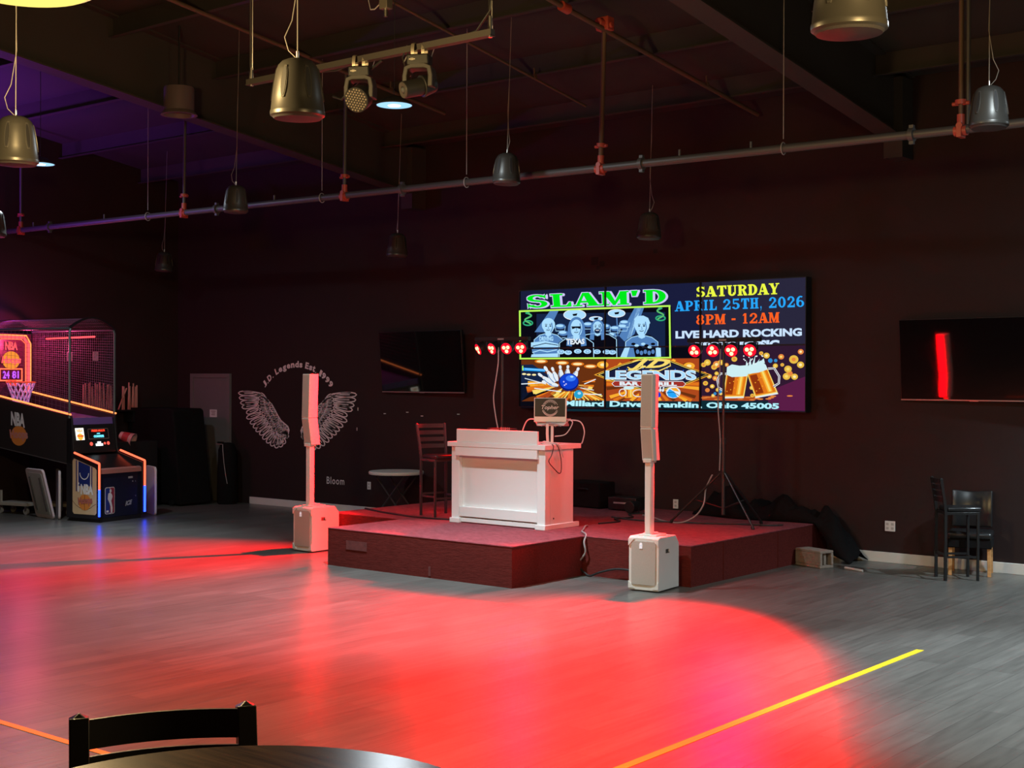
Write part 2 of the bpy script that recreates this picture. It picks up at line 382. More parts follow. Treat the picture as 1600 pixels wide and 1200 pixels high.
# ================================================================== LAMPS
RING = mat('lamp_housing_grey', (.05, .05, .05), .5, .3)
DIFF = glow('cool_diffuser', (.38, .72, 1.0), 1.15)
CORE = glow('cool_core', (.9, 1, 1), 9)
DL = ['round white disc lamp lit between the two moving head lights', 'white disc lamp lit beyond the pendant speaker nearest the arcade side',
      'white disc lamp lit over the floor tape', 'white disc lamp lit near the side wall']
for i, (x, y, z) in enumerate(DISC_SPOTS):
    t = thing('disc_lamp', DL[i], 'ceiling lamp', (x, y, z))
    MB().lathe([(.05, .085), (.07, .08), (.15, .035), (.178, .012), (.180, 0), (.172, 0), (.172, .006), (.02, .03)], n=36).build('housing', RING, t)
    MB().lathe([(.171, .004), (.168, .001), (.06, -.002)], n=36).build('diffuser', DIFF, t)
    MB().lathe([(.062, -.0015), (.06, -.004), (.02, -.006)], n=24).build('lamp_core', CORE, t)
    MB().tube([(0, 0, .08), (0, 0, zroof(y) - z)], .004, 6).build('cable', BCABLE, t)
    l = light('lamp_light', 'AREA', (0, 0, -.02), (.80, .93, 1.0), DISC_POWER, t, shape='DISK', size=.30)
    light('lamp_beam', 'SPOT', (0, 0, -.03), (.74, .91, 1.0), DISC_BEAM * (1, .55, .95, 1.3)[i], t, spot_size=math.radians((80, 70, 62, 116)[i]), spot_blend=.6, shadow_soft_size=.10)
BOWL = glow('warm_bowl_glow', (1, .78, .18), 1.25)
BLAB = ['large warm yellow bowl lamp lit high over the bar table', 'warm yellow bowl lamp lit above the nearest pendant speaker']
for i, (x, y, z) in enumerate(BOWL_SPOTS):
    t = thing('bowl_lamp', BLAB[i], 'ceiling lamp', (x, y, z))
    MB().lathe([(.05, .23), (.19, .20), (.32, .12), (.365, .03), (.37, 0), (.355, 0), (.33, .03)], n=40).build('shade', RING, t)
    MB().lathe([(.357, .004), (.335, -.015), (.2, -.034), (.02, -.04)], n=40).build('diffuser', BOWL, t)
    MB().tube([(0, 0, .22), (0, 0, zroof(y) - z)], .006, 6).build('cable', BCABLE, t)
    l = light('lamp_light', 'POINT', (0, 0, -.30), (1, .68, .28), BOWL_POWER * (1.6 if i == 0 else 1), t, shadow_soft_size=.22)
t = thing('drum_downlight', 'unlit black drum downlight hanging under the roof beam', 'ceiling lamp', (-13.13, 9.96, 5.21))
MB().lathe([(.06, .34), (.17, .33), (.178, .31), (.178, .05), (.21, .014), (.215, 0), (.18, 0), (.165, .06), (.02, .08)], n=32).build('drum', mat('drum_housing', (.13, .10, .10), .6), t)
MB().tube([(0, 0, .3), (0, 0, zroof(9.96) - 5.21)], .012, 8).build('stem', BCABLE, t)

# ================================================================== PENDANT SPEAKERS
def pendant(x, y, z, r, label, phase=0.0):
    k = r / .15
    t = thing('pendant_speaker', label, 'speaker', (x, y, z), phase, 'pendant speakers under the roof'); t.rotation_euler[0] = .03
    prof = [(.138, -.004), (.149, .004), (.150, .018), (.1485, .028), (.146, .032), (.139, .10), (.128, .18), (.116, .245), (.105, .275), (.085, .297), (.055, .310), (.02, .314)]
    MB().lathe([(a * k, b * k) for a, b in prof], n=40).build('shell', SPK, t)
    MB().lathe([(.139 * k, -.002 * k), (.128 * k, -.014 * k), (.07 * k, -.022 * k), (.01, -.024 * k)], n=40).build('grille', SPKG, t)
    for q in range(6):
        a = 2 * PI * q / 6
        def slot(wm, lo, hi, off):
            m_ = MB(); n = 12
            for dr in (off, -.006):
                for j in range(n + 1):
                    u = j / n; zz = (lo + (hi - lo) * u) * k; v_ = (zz / k - .09) / .17
                    rr = (.1415 - .029 * v_ + .0022 * math.sin(PI * min(1, max(0, v_)))) * k + dr; hw = wm * k * max(.12, math.sin(PI * (u * .94 + .03))) ** .45
                    for s_ in (-1, 1): b = a + s_ * hw / rr; m_.v.append((rr * math.cos(b), rr * math.sin(b), zz))
            N = 2 * (n + 1)
            for j in range(n):
                p = 2 * j; m_.f += [(p, p + 1, p + 3, p + 2), (p, p + 2, N + p + 2, N + p), (p + 1, N + p + 1, N + p + 3, p + 3)]
            m_.f += [(0, N, N + 1, 1), (2 * n, 2 * n + 1, N + 2 * n + 1, N + 2 * n)]
            return m_
        sl = slot(.019, .085, .262, .003).build('port_slot', mat('port_rim', (.085, .08, .072), .3, .4), t)
        slot(.0135, .095, .252, .0042).build('port_opening', mat('speaker_port', (.012, .011, .011), .6), sl)
    H = zroof(y) - z
    MB().cyl((0, 0, .312 * k), (0, 0, .355 * k), .008 * k).build('ferrule', CHROME, t)
    c = MB().tube([(0, 0, .35 * k), (0, 0, H)], .0035, 6)
    c.tube([(.0, 0, .31 * k), (-.05 * k, .01, .36 * k), (-.07 * k, 0, .43 * k), (-.03, 0, .52 * k), (.005, .006, .75 * k), (-.006, 0, 1.2 * k), (.004, 0, 1.6 * k), (0, 0, 1.75 * k)], .003, 6)
    c.build('cable', mat('steel_cable', (.30, .28, .25), .5, .5), t)
    return t
SP = [(-2.309, 4.967, 3.475, .15, 'black pendant speaker glowing under the bowl lamp, hung nearest the wide screen side'),
      (-5.564, 5.012, 3.533, .15, 'big black pendant speaker hanging in front of the lighting bar'),
      (-8.264, 4.935, 3.532, .15, 'bronze lit pendant speaker with a white disc lamp right behind it'),
      (-12.579, 10.36, 4.064, .15, 'black pendant speaker hanging level with the pipe, above the wing mural'),
      (-18.073, 13.418, 3.826, .145, 'smallest black pendant speaker, hanging in the far corner beyond the arcade'),
      (-12.918, 13.462, 3.786, .15, 'black pendant speaker hanging below the lit disc lamp, above the blank wall TV'),
      (-8.977, 11.01, 4.16, .15, 'black pendant speaker hanging against the pipe, above the green headline'),
      (-9.021, 13.817, 3.817, .15, 'black pendant speaker hanging close above the lit picture screens'),
      (-3.685, 10.413, 4.058, .15, 'black pendant speaker covering the pipe beside its last red coupling'),
      (-15.05, 8.70, 3.80, .15, 'dark pendant speaker cut by the picture edge, above the arcade cage')]
for i, a in enumerate(SP): pendant(*a, phase=.4 + i * .37)

# ================================================================== SPRINKLER PIPES
def zpipe(x): return 4.262 + .0078 * (-3.8 - x) if x < -3.8 else 4.262
pm = MB().tube([(x, 11.5, zpipe(x)) for x in (-19.45, -16, -12, -8, -4, 0, 4)], .040, 16)
main = tag(pm.build('sprinkler_pipe', PIPE), 'long grey sprinkler pipe running along under the roof', 'pipe')
cp = MB()
for x in (-18.3, -14.35, -10.95, -7.6, -4.75): cp.cyl((x - .022, 11.5, zpipe(x)), (x + .022, 11.5, zpipe(x)), .062, n=18).bx(x - .02, x + .02, 11.48, 11.52, zpipe(x) - .085, zpipe(x) + .085)
cp.build('coupling', PIPE, main)
for x, q in ((-18.75, 0), (-16.9, 0), (-13.2, 0), (-7.15, 0), (-6.35, 0)):
    MB().cyl((x, 11.5, zpipe(x) + .03), (x, 11.5, zpipe(x) + .10), .012).build('sprinkler_head', PIPE, main)
RL = ['thin sprinkler riser nearest the arcade corner', 'sprinkler riser rising to the drum downlight', 'sprinkler riser below the moving head lights', 'brown sprinkler riser with red clamps above the lit screens', 'twin sprinkler riser beside the pendant speaker over the bar stools']
RX = [-19.1, -15.05, -11.92, -8.11, -4.31]
for i, x in enumerate(RX):
    z0 = zpipe(x); top = (x, 11.52, 5.80) if i != 3 else (x + .10, 11.42, 5.76)
    if i in (0, 4): top = (x, 11.5, zroof(11.5) - .05)
    t = thing('sprinkler_riser', RL[i], 'pipe', (x, 11.5, z0), 0, 'sprinkler risers')
    tp = Vector(top) - Vector((x, 11.5, z0))
    MB().tube([(0, 0, .03), tp], .021 if i != 3 else .026, 12).build('riser_pipe', BRPIPE if i > 2 else PIPE, t)
    u = tp.normalized()
    MB().cyl(u * .02, u * .13, .034).cyl((0, -.05, .03), (0, .05, .03), .028).cyl((-.055, 0, -.01), (.055, 0, -.01), .046).bx(-.02, .02, -.055, .055, -.07, .02).build('tee_clamp', REDC, t)
    MB().cyl(u * .215, u * .255, .05).cyl(u * .225 + Vector((-.075, 0, 0)), u * .225 + Vector((.075, 0, 0)), .017).build('coupling', REDC, t)
    if i == 3:
        MB().bx(tp.x - .075, tp.x + .075, tp.y - .05, tp.y + .07, tp.z - .07, tp.z + .07).cyl((tp.x, tp.y - .12, tp.z), (tp.x, tp.y + .12, tp.z), .045).cyl((tp.x - .1, tp.y, tp.z - .02), (tp.x + .1, tp.y, tp.z - .02), .03).build('cross_clamp', REDC, t, bevel=.01)
    if i == 4:
        MB().tube([(.055, .02, .03), (.055, .02, tp.z)], .018, 10).build('side_pipe', PIPE, t)
def branch(x, ya, yb, za, zb, r, label):
    t = thing('branch_pipe', label, 'pipe', (x, ya, za))
    n = 8; pts = [(0, (yb - ya) * i / n, (zb - za) * i / n) for i in range(n + 1)]
    MB().tube(pts, r, 12).build('pipe_run', BRPIPE, t)
    for q in (.38, .86):
        p = Vector((0, (yb - ya) * q, (zb - za) * q))
        MB().cyl(p, p + Vector((0, 0, .12)), .01).cyl(p + Vector((-.03, 0, .02)), p + Vector((.03, 0, .02)), .025).build('sprinkler_head', BRPIPE, t)
    return t
t = branch(-8.0, 6.0, 14.65, 6.32, 5.325, .027, 'rusty branch pipe running up the roof slope over the lit screens')
for y in (10.72,):
    q = (y - 6) / 8.65
    MB().cyl((0, y - 6 - .06, -.995 * q + .007), (0, y - 6 + .06, -.995 * q - .007), .05).build('red_coupling', REDC, t)
branch(-11.9, 6.0, 13.3, 6.49, 5.60, .024, 'thin rusty branch pipe passing behind the moving head lights')
branch(-9.6, 6.0, 13.3, zroof(6.0) - .32, zroof(13.3) - .36, .016, 'thin dark conduit slanting down the roof beyond the lighting bar end')
t = thing('junction_box', 'small pale junction device hanging under the roof above the lighting bar', 'junction box', (-6.98, 7.15, 4.85)); t.scale = (.72, .72, 1)
MB().bx(-.055, .055, -.045, .045, -.03, .06).bx(-.025, .025, -.03, .03, .06, .12).build('box_body', mat('junction_alloy', (.12, .105, .085), .5, .4), t, bevel=.006)
MB().cyl((0, 0, -.085), (0, 0, -.03), .022).cyl((-.085, 0, .02), (-.05, 0, .02), .016).build('fitting', CHROME, t)
MB().tube([(0, 0, .12), (0, 0, zroof(7.15) - 4.78)], .008, 8).build('stem', GCABLE, t)
MB().tube([(-.085, 0, .02), (-.16, 0, -.01), (-.24, .02, .0), (-.30, .05, .08), (-.3, .06, .4)], .005, 6).build('wire', GCABLE, t)
rods = [(-15.857, 11.5), (-12.317, 11.5), (-9.953, 11.5), (-6.006, 11.5)]
RDL = ['thin hanger rod holding the pipe over the corner door', 'thin hanger rod holding the pipe beside the big pendant speaker', 'thin hanger rod holding the pipe left free beyond the lighting bar', 'thin hanger rod holding the pipe over the dated headline']
RDL[2] = 'thin hanger rod holding the pipe beyond the end of the lighting bar'
for (x, y), lb in zip(rods, RDL):
    t = thing('pipe_hanger', lb, 'hanger', (x, y, zpipe(x)), 0, 'pipe hanger rods')
    MB().tube([(0, 0, .09), (0, 0, zroof(y) - zpipe(x))], .005, 6).build('rod', GCABLE, t)
    MB().tube([(0, .048 * math.cos(a), .048 * math.sin(a) * 1.2) for a in [2 * PI * i / 14 for i in range(14)]], .006, 6, closed=True).build('loop', GCABLE, t)

# ================================================================== LIGHTING BAR WITH MOVING HEADS
TY, TZ = 7.0, 4.44
t = thing('lighting_bar', 'long steel lighting bar hung on cables under the roof', 'lighting bar', (-7.1, TY, TZ))
MB().bx(-1.25, 1.27, -.022, .022, -.024, .020).bx(-1.25, 1.27, -.028, .028, -.026, -.020).build('channel', mat('galvanised_channel', (.075, .066, .058), .55, .4), t)
for x in (-1.21, 1.25):
    MB().tube([(x, -.02, .02), (x - .012, 0, .12), (x - .02, 0, zroof(TY) - TZ)], .005, 6).tube([(x, .02, .02), (x + .012, 0, .12), (x + .012, 0, zroof(TY) - TZ)], .005, 6).cyl((x, 0, -.035), (x, 0, .11), .014).build('hanger_cable', CHROME, t)
MB().tube([(.2, .03, -.03), (.0, .05, -.10), (-.14, .04, -.2), (-.22, .03, -.26), (-.30, .02, -.23)], .009, 8).tube([(-.7, .04, .0), (-.3, .05, -.03), (.1, .04, .03), (.5, .05, -.01), (1.1, .03, .04), (1.25, 0, .15), (1.27, 0, .3)], .008, 8).build('power_cable', BCABLE, t)
MB().tube([(.48, 0, .03), (.46, -.03, -.06), (.49, -.03, -.13), (.53, -.02, -.2)], .006, 6).tube([(.48, .02, .03), (.50, -.02, -.05), (.47, -.03, -.1)], .006, 6).build('cable_tie', CHROME, t)
HB = mat('moving_head_housing', (.016, .015, .014), .5)
def moving_head(x, kind, aim_dir, rz, label):
    t = thing('moving_head_light', label, 'stage light', (x, TY, TZ - .02), rz); t.scale = (.80, .80, .80)
    base = MB().bx(-.10, .10, -.075, .075, -.145, -.05).build('base', HB, t, bevel=.012)
    pl = MB().bx(-.06, -.035, -.0765, -.0755, -.105, -.085).bx(-.075, -.02, -.0765, -.0755, -.1, -.09).build('control_marks', mat('pale_print', (.5, .45, .36), .5), base)
    for cx in (-.05, .045):
        c = MB().strap([(cx, -.05, -.045), (cx, -.055, .0), (cx, -.04, .045), (cx, 0, .062), (cx, .04, .045), (cx, .05, 0), (cx, .045, -.045)], (1, 0, 0), .03, .007).build('clamp', mat('clamp_alloy', (.42, .37, .28), .4, .8), t)
    MB().strap([(-.115, 0, -.34), (-.118, 0, -.24), (-.105, 0, -.17), (-.06, 0, -.152), (.06, 0, -.152), (.105, 0, -.17), (.118, 0, -.24), (.115, 0, -.34)], (0, 1, 0), .15, .045).build('yoke', mat('moving_head_yoke', (.034, .030, .027), .5), t, bevel=.008)
    d = Vector(aim_dir).normalized(); c = Vector((0, 0, -.325))
    if kind == 'wash':
        h = MB().cyl(c + d * .10, c - d * .03, .118, .112, 28).cyl(c - d * .03, c - d * .14, .112, .07, 28).build('head', HB, t, bevel=.006)
        X = d.orthogonal().normalized(); Y = d.cross(X); ln = MB()
        for i in range(-4, 5):
            for j in range(-4, 5):
                p = (i + (j % 2) * .5) * .027, j * .0235
                if math.hypot(*p) < .100: q = c + d * .101 + X * p[0] + Y * p[1]; ln.cyl(q, q + d * .003, .0085, n=10)
        ln.build('led_lens', mat('led_lens_clear', (.45, .40, .32), .25, .4), h)
    else:
        h = MB().cyl(c + d * .16, c - d * .02, .075, .078, 24).cyl(c - d * .02, c - d * .15, .10, .07, 24).build('head', HB, t, bevel=.006)
        MB().lathe([(.073, 0), (.070, .010), (.034, .004), (.030, -.02)], c + d * .16, 24, d.to_track_quat('Z', 'Y').to_matrix()).build('bezel', mat('lens_bezel', (.09, .08, .075), .45), h)
        MB().ball(c + d * .155, .026).build('front_lens', mat('glass_lens', (.10, .11, .12), .06), h)
    MB().tube([(.09, .05, -.06), (.12, .03, 0), (.14, 0, .04)], .004, 6).build('safety_cable', CHROME, t)
    return t
moving_head(-7.09, 'wash', (-.15, -.9, -.42), .50, 'moving head wash light with a grid of clear lenses, next to the disc lamp')
moving_head(-6.50, 'spot', (-.75, -.62, -.28), .45, 'moving head spot light with one round lens, clamped nearer the bar end')

# ================================================================== STAGE
SZ = .421
t = thing('stage_platform', 'large low stage platform covered in burgundy carpet against the back wall', 'stage', (-9.75, 13.2, 0))
def deck(x0, x1, y0, y1, ox, oy, par, nme):
    MB().bx(x0 - ox, x1 - ox, y0 - oy, y1 - oy, SZ - .015, SZ).build(nme + '_carpet', CARPET, par, bevel=.006)
    MB().bx(x0 - ox + .004, x1 - ox - .004, y0 - oy + .004, y1 - oy - .004, 0, SZ - .015).build(nme + '_sides', CARPET_SHADED, par, smooth=False)
deck(-12.35, -7.12, 11.70, 14.77, -9.75, 13.2, t, 'deck')
s_ = MB()
for y in (12.35, 13.55): s_.bx(2.624, 2.634, y - 13.2 - .008, y - 13.2 + .008, .01, SZ - .03)
s_.bx(-1.2 + .0, -1.19, -1.506, -1.496, .01, SZ - .03)
s_.build('carpet_seam', CARPET_SHADED, t)
t = thing('stage_extension', 'smaller carpeted platform jutting out from the stage under the white booth', 'stage', (-9.79, 11.09, 0))
deck(-11.126, -8.461, 10.487, 11.693, -9.79, 11.09, t, 'deck')
MB().bx(-11.126 + 9.79 + .30, -11.126 + 9.79 + .62, -.6055, -.602, .20, .30).bx(.20, .23, -.6055, -.602, .02, .12).build('worn_patch', mat('worn_carpet', (.125, .030, .028), .95, var=.5, scale=18), t)

# ---- white booth
t = thing('dj_booth', 'white panelled booth table standing on the stage', 'booth', (-9.77, 12.15, SZ))
def bo(x0, x1, y0, y1, z0, z1): return MB().bx(x0 + 9.77, x1 + 9.77, y0 - 12.15, y1 - 12.15, z0 - SZ, z1 - SZ)
BX0, BX1 = -10.46, -9.08
def front(x0, x1, y0, y1, z0, z1, n, **k): return bo(x0, x1, y0, y1, z0, z1).build(n, BOOTH, t, bevel=.004)
front(BX0, BX0 + .115, 11.835, 11.93, SZ, 1.31, 'pilaster'); front(BX1 - .115, BX1, 11.835, 11.93, SZ, 1.31, 'pilaster')
for x in (BX0, BX1 - .115): bo(x - .014, x + .129, 11.815, 11.94, SZ, SZ + .055).build('plinth_foot', BOOTH, t, bevel=.004)
front(BX0 + .115, BX1 - .115, 11.895, 11.93, SZ + .05, 1.31, 'front_panel')
front(BX0 + .115, BX1 - .115, 11.845, 11.895, SZ + .075, SZ + .19, 'bottom_rail')
front(BX0 + .13, BX1 - .13, 11.855, 11.893, SZ + .01, SZ + .06, 'plinth_rail')
front(BX0 + .085, BX1 - .085, 11.795, 11.835, 1.205, 1.31, 'apron')
front(BX1 - .03, BX1, 11.93, 12.36, SZ, 1.31, 'side_panel'); front(BX0, BX0 + .03, 11.93, 12.36, SZ, 1.31, 'side_panel')
front(BX1 - .02, BX1 + .012, 11.94, 12.46, SZ, SZ + .055, 'plinth_rail')
front(BX0 - .03, BX1 + .03, 11.79, 12.47, 1.31, 1.365, 'countertop')
front(-10.355, -9.165, 11.80, 11.83, 1.365, 1.515, 'riser_board')
MB().cyl((BX1 + .001 + 9.77, 11.99 - 12.15, .12), (BX1 + .003 + 9.77, 11.99 - 12.15, .12), .010).build('cable_hole', BLACKP, t)

CT = 1.365
t = thing('dj_controller', 'flat black mixing controller lying on the white booth behind its riser board', 'controller', (-9.95, 12.12, CT))
MB().bx(-.34, .34, -.17, .17, 0, .07).build('body', BLACKP, t, bevel=.006)
for x in (-.2, .2): MB().lathe([(.10, .07), (.10, .082), (.02, .084)], (x, 0, 0), 28).build('jog_wheel', GUN, t)
kb = MB()
for i in range(5): kb.cyl((-.06 + i * .03, .08, .07), (-.06 + i * .03, .08, .165), .007).cyl((-.06 + i * .03, -.1, .07), (-.06 + i * .03, -.1, .09), .008)
kb.build('knob', mat('grey_knob', (.3, .3, .3), .4), t)
t = thing('display_case', 'thin black media player lying beside the controller on the booth', 'media player', (-10.15, 12.38, CT))
MB().bx(-.18, .18, -.06, .07, 0, .145).build('body', BLACKP, t, bevel=.006)
mk = MB()
for i in range(9): mk.bx(-.13 + i * .016, -.119 + i * .016, -.062, -.060, .118, .136)
mk.build('printed_mark', mat('grey_print', (.35, .34, .33), .5), t)

t = thing('laptop_stand', 'white folding laptop stand standing at the end of the booth', 'laptop stand', (-9.22, 12.11, CT), .40)
MB().bx(-.10, .10, -.09, .09, 0, .012).build('base', CREAM, t, bevel=.004)
MB().strap([(-.028, 0, .01), (-.030, -.02, .12), (-.03, -.01, .225)], (1, 0, 0), .03, .012).strap([(.02, 0, .01), (.022, .0, .13), (.02, .01, .235)], (1, 0, 0), .03, .012).build('arm', CREAM, t)
tr = MB().add([(-.155, .0, .205), (.155, .0, .205), (.20, .16, .275), (-.20, .16, .275), (-.155, .0, .215), (.155, .0, .215), (.20, .16, .285), (-.20, .16, .285)], [(0, 3, 2, 1), (4, 5, 6, 7), (0, 1, 5, 4), (1, 2, 6, 5), (2, 3, 7, 6), (3, 0, 4, 7)])
tr.build('tray', CREAM, t, bevel=.003)
MB().strap([(-.06, .02, .200), (.0, -.02, .235), (.06, .02, .200)], (0, .3, 1), .02, .012).strap([(-.1, -.02, .205), (-.02, .0, .235), (.05, .0, .235), (.13, -.02, .205)], (0, .4, 1), .016, .010).build('hinge_arm', mat('stand_grey', (.34, .31, .31), .5), t)

t = thing('laptop', 'open laptop with a black sticker on its lid on the white stand', 'laptop', (-9.245, 12.14, CT + .285), .52)
lid = MB().bx(-.186, .186, -.004, .008, -.04, .235).build('lid', mat('silver_laptop', (.62, .60, .60), .35, .2), t, bevel=.004, rot=(-.06, 0, 0))
MB().bx(-.186, .186, .005, .25, -.006, .012).build('keyboard_base', mat('silver_laptop', (.6,) * 3), t, bevel=.004, rot=(-.36, 0, 0))
MB().bx(-.176, .170, -.0058, -.0043, .022, .228).build('sticker', BLACKP, lid)
lg = MB(); lm = lambda u, v: (-.10 + .20 * u, -.0066, .092 + .058 * v)
write(lg, 'Topher', lm, .02, .25)
LOGOP = mat('logo_print', (.62, .56, .52), .6)
lg.build('lettering', LOGOP, lid)
sw = MB(); rnd = random.Random(3)
def flat(fn, pts): return [fn(*p) for p in pts]
def lidp(x, z): return (x, -.0064, z)
def ribbon(mb, pts, wd, fn):
    P = [Vector((a, b)) for a, b in pts]; n = len(P); vs = []
    for i, p in enumerate(P):
        d = P[min(i + 1, n - 1)] - P[max(i - 1, 0)]; d = d.normalized() if d.length > 1e-9 else Vector((1, 0)); q = Vector((-d.y, d.x)) * wd / 2
        vs += [fn(*(p + q)), fn(*(p - q))]
    mb.add(vs, [(2 * i, 2 * i + 1, 2 * i + 3, 2 * i + 2) for i in range(n - 1)])
for k, (r0, a0, a1) in enumerate(((.088, 200, 330), (.093, 205, 320), (.088, 20, 165), (.078, 40, 150), (.080, 215, 310))):
    ribbon(sw, [(.0 + r0 * math.cos(math.radians(a0 + (a1 - a0) * i / 16)), .122 + r0 * 1.02 * math.sin(math.radians(a0 + (a1 - a0) * i / 16))) for i in range(17)], .004, lidp)
for q in range(10):
    a = math.radians(205 + q * 14); cx, cz = .086 * math.cos(a), .122 + .084 * math.sin(a)
    ribbon(sw, [(cx + .010 * math.cos(b) , cz + .010 * math.sin(b)) for b in [2 * PI * i / 8 for i in range(8)]], .004, lidp)
for q in range(7):
    a = math.radians(40 + q * 18); cx, cz = .07 * math.cos(a), .128 + .066 * math.sin(a)
    ribbon(sw, [(cx + .009 * math.cos(b), cz + .009 * math.sin(b)) for b in [2 * PI * i / 8 for i in range(8)]], .0035, lidp)
sw.build('swirl_print', LOGOP, lid)

def cable(pts, r, m, label, name='cable'):
    P = [Vector(p) for p in pts]; out = []
    for i in range(len(P) - 1):
        p0, p1, p2, p3 = P[max(i - 1, 0)], P[i], P[i + 1], P[min(i + 2, len(P) - 1)]
        for k in range(6):
            u = k / 6
            out.append(.5 * ((2 * p1) + (p2 - p0) * u + (2 * p0 - 5 * p1 + 4 * p2 - p3) * u * u + (3 * p1 - p0 - 3 * p2 + p3) * u ** 3))
    out.append(P[-1])
    return tag(MB().tube(out, r, 8).build(name, m), label, 'cable')
cable([(-9.40, 12.09, 1.640), (-9.54, 12.11, 1.63), (-9.62, 12.12, 1.52), (-9.63, 12.1, 1.372)], .007, WCABLE, 'white cable arching from the laptop down behind the riser board')
cable([(-9.10, 12.255, 1.640), (-8.99, 12.22, 1.61), (-9.04, 12.16, 1.48), (-9.17, 12.13, 1.452)], .006, WCABLE, 'white cable looping from the laptop back to its stand arm')
cable([(-9.11, 12.28, 1.635), (-8.94, 12.29, 1.62), (-8.885, 12.3, 1.52), (-8.90, 12.3, 1.42), (-8.92, 12.3, 1.373)], .007, WCABLE, 'white cable hanging from the laptop straight onto the booth end')
cable([(-9.27, 12.0, 1.375), (-9.18, 11.95, 1.40), (-9.10, 11.98, 1.385), (-9.055, 12.02, 1.375), (-9.038, 12.06, 1.33), (-9.045, 12.10, 1.26), (-9.05, 12.13, 1.22)], .006, WCABLE, 'white cable hanging over the booth edge beside the black one')
cable([(-9.06, 11.93, 1.372), (-9.036, 11.93, 1.345), (-9.042, 11.90, 1.25), (-9.055, 11.87, 1.18), (-9.055, 11.98, 1.09), (-9.05, 12.05, 1.045), (-9.05, 12.09, 1.07), (-9.045, 12.08, 1.2), (-9.036, 12.02, 1.33), (-9.06, 12.0, 1.372)], .005, BCABLE, 'black cable hanging in a loop down the red lit booth side')

# ================================================================== TOWER SPEAKERS
def tower(x, y, rz, label):
    t = thing('tower_speaker', label, 'speaker', (x, y, 0), rz, 'white tower speakers beside the stage')
    W, Dp, Hh = .332, .447, .547
    # cabinet: extruded side outline (depth, height) with a cut rear top corner and a sloped top
    out = [(0, .012), (Dp, .012), (Dp, .455), (Dp - .075, Hh - .01), (.03, Hh - .004), (0, Hh - .018)]
    sub = MB().prism(out, lambda a, b: (-W / 2, a - .06, b), lambda a, b: (W / 2, a - .06, b)).build('subwoofer', CREAM, t, bevel=.006)
    MB().bx(-.135, .135, -.069, -.061, .065, .50).build('grille', GRILLE, sub, bevel=.02)
    c = MB()
    for sx in (-1, 1):
        for z0, z1, o_ in ((.03, .075, 1), (.48, .52, -1)):
            c.prism([(sx * .166, z0), (sx * .166, z1), (sx * .115, z1), (sx * .115, z0)] if 0 else [(sx * .166, z0 if o_ > 0 else z1), (sx * .166, (z0 if o_ > 0 else z1) + o_ * .07), (sx * .10, (z0 if o_ > 0 else z1))], lambda a, b: (a, -.073, b), lambda a, b: (a, -.060, b))
    c.build('corner_guard', CREAM, sub)
    b_ = MB().bx(-.042, -.010, -.0735, -.069, .425, .452).cyl((-.026, -.0735, .47), (-.026, -.069, .47), .014, n=14).bx(-.044, -.008, -.0735, -.069, .455, .462)
    b_.build('badge', mat('badge_white', (.85, .9, .95), .3, emit=(.8, .9, 1), strength=.25), sub)
    MB().bx(W / 2 - .004, W / 2 + .0015, .09, .17, .375, .415).build('grip_recess', mat('grip_shadow', (.05, .045, .04), .8), sub)
    MB().bx(W / 2, W / 2 + .008, .15, .17, .385, .415).build('grip_lip', CREAM, sub)
    MB().bx(-.09, .11, .00, .22, Hh - .02, Hh + .012).bx(-.07, .03, .06, .20, Hh + .01, Hh + .022).build('top_cradle', CREAM, t, bevel=.008)
    MB().bx(-.036, .036, .02, .10, Hh, 1.31).build('pole', CREAM, t, bevel=.012)
    def arr(z0, z1, y0, y1, ta, tb, nm):
        p = MB(); q = [(-.062, -.055), (.062, -.055), (.072, -.01), (.058, .095), (-.058, .095), (-.072, -.01)]
        p.add([(a, b + y0, z0) for a, b in q] + [(a, b + y1, z1) for a, b in q], [tuple(range(5, -1, -1)), tuple(range(6, 12))] + [(i, (i + 1) % 6, 6 + (i + 1) % 6, 6 + i) for i in range(6)])
        o = p.build(nm, CREAM, t, bevel=.006)
        g = MB(); g.add([(-.054, y0 - .0575, z0 + .015), (.054, y0 - .0575, z0 + .015), (.054, y1 - .0575, z1 - .012), (-.054, y1 - .0575, z1 - .012), (-.054, y0 - .05, z0 + .015), (.054, y0 - .05, z0 + .015), (.054, y1 - .05, z1 - .012), (-.054, y1 - .05, z1 - .012)],
              [(0, 1, 2, 3), (7, 6, 5, 4), (0, 4, 5, 1), (1, 5, 6, 2), (2, 6, 7, 3), (3, 7, 4, 0)])
        g.build('grille', GRILLE, o)
    arr(1.29, 1.615, .075, .03, 0, 0, 'lower_array'); arr(1.617, 2.15, .03, .045, 0, 0, 'upper_array')
    MB().bx(-.045, .045, .0, .12, 1.27, 1.31).build('array_mount', CREAM, t, bevel=.006)
    return t
tower(-7.35, 11.235, .10, 'white tower speaker on its box at the stage front, before the lit screens')
tower(-12.19, 11.14, 0.0, 'white tower speaker on its box in front of the wing mural')

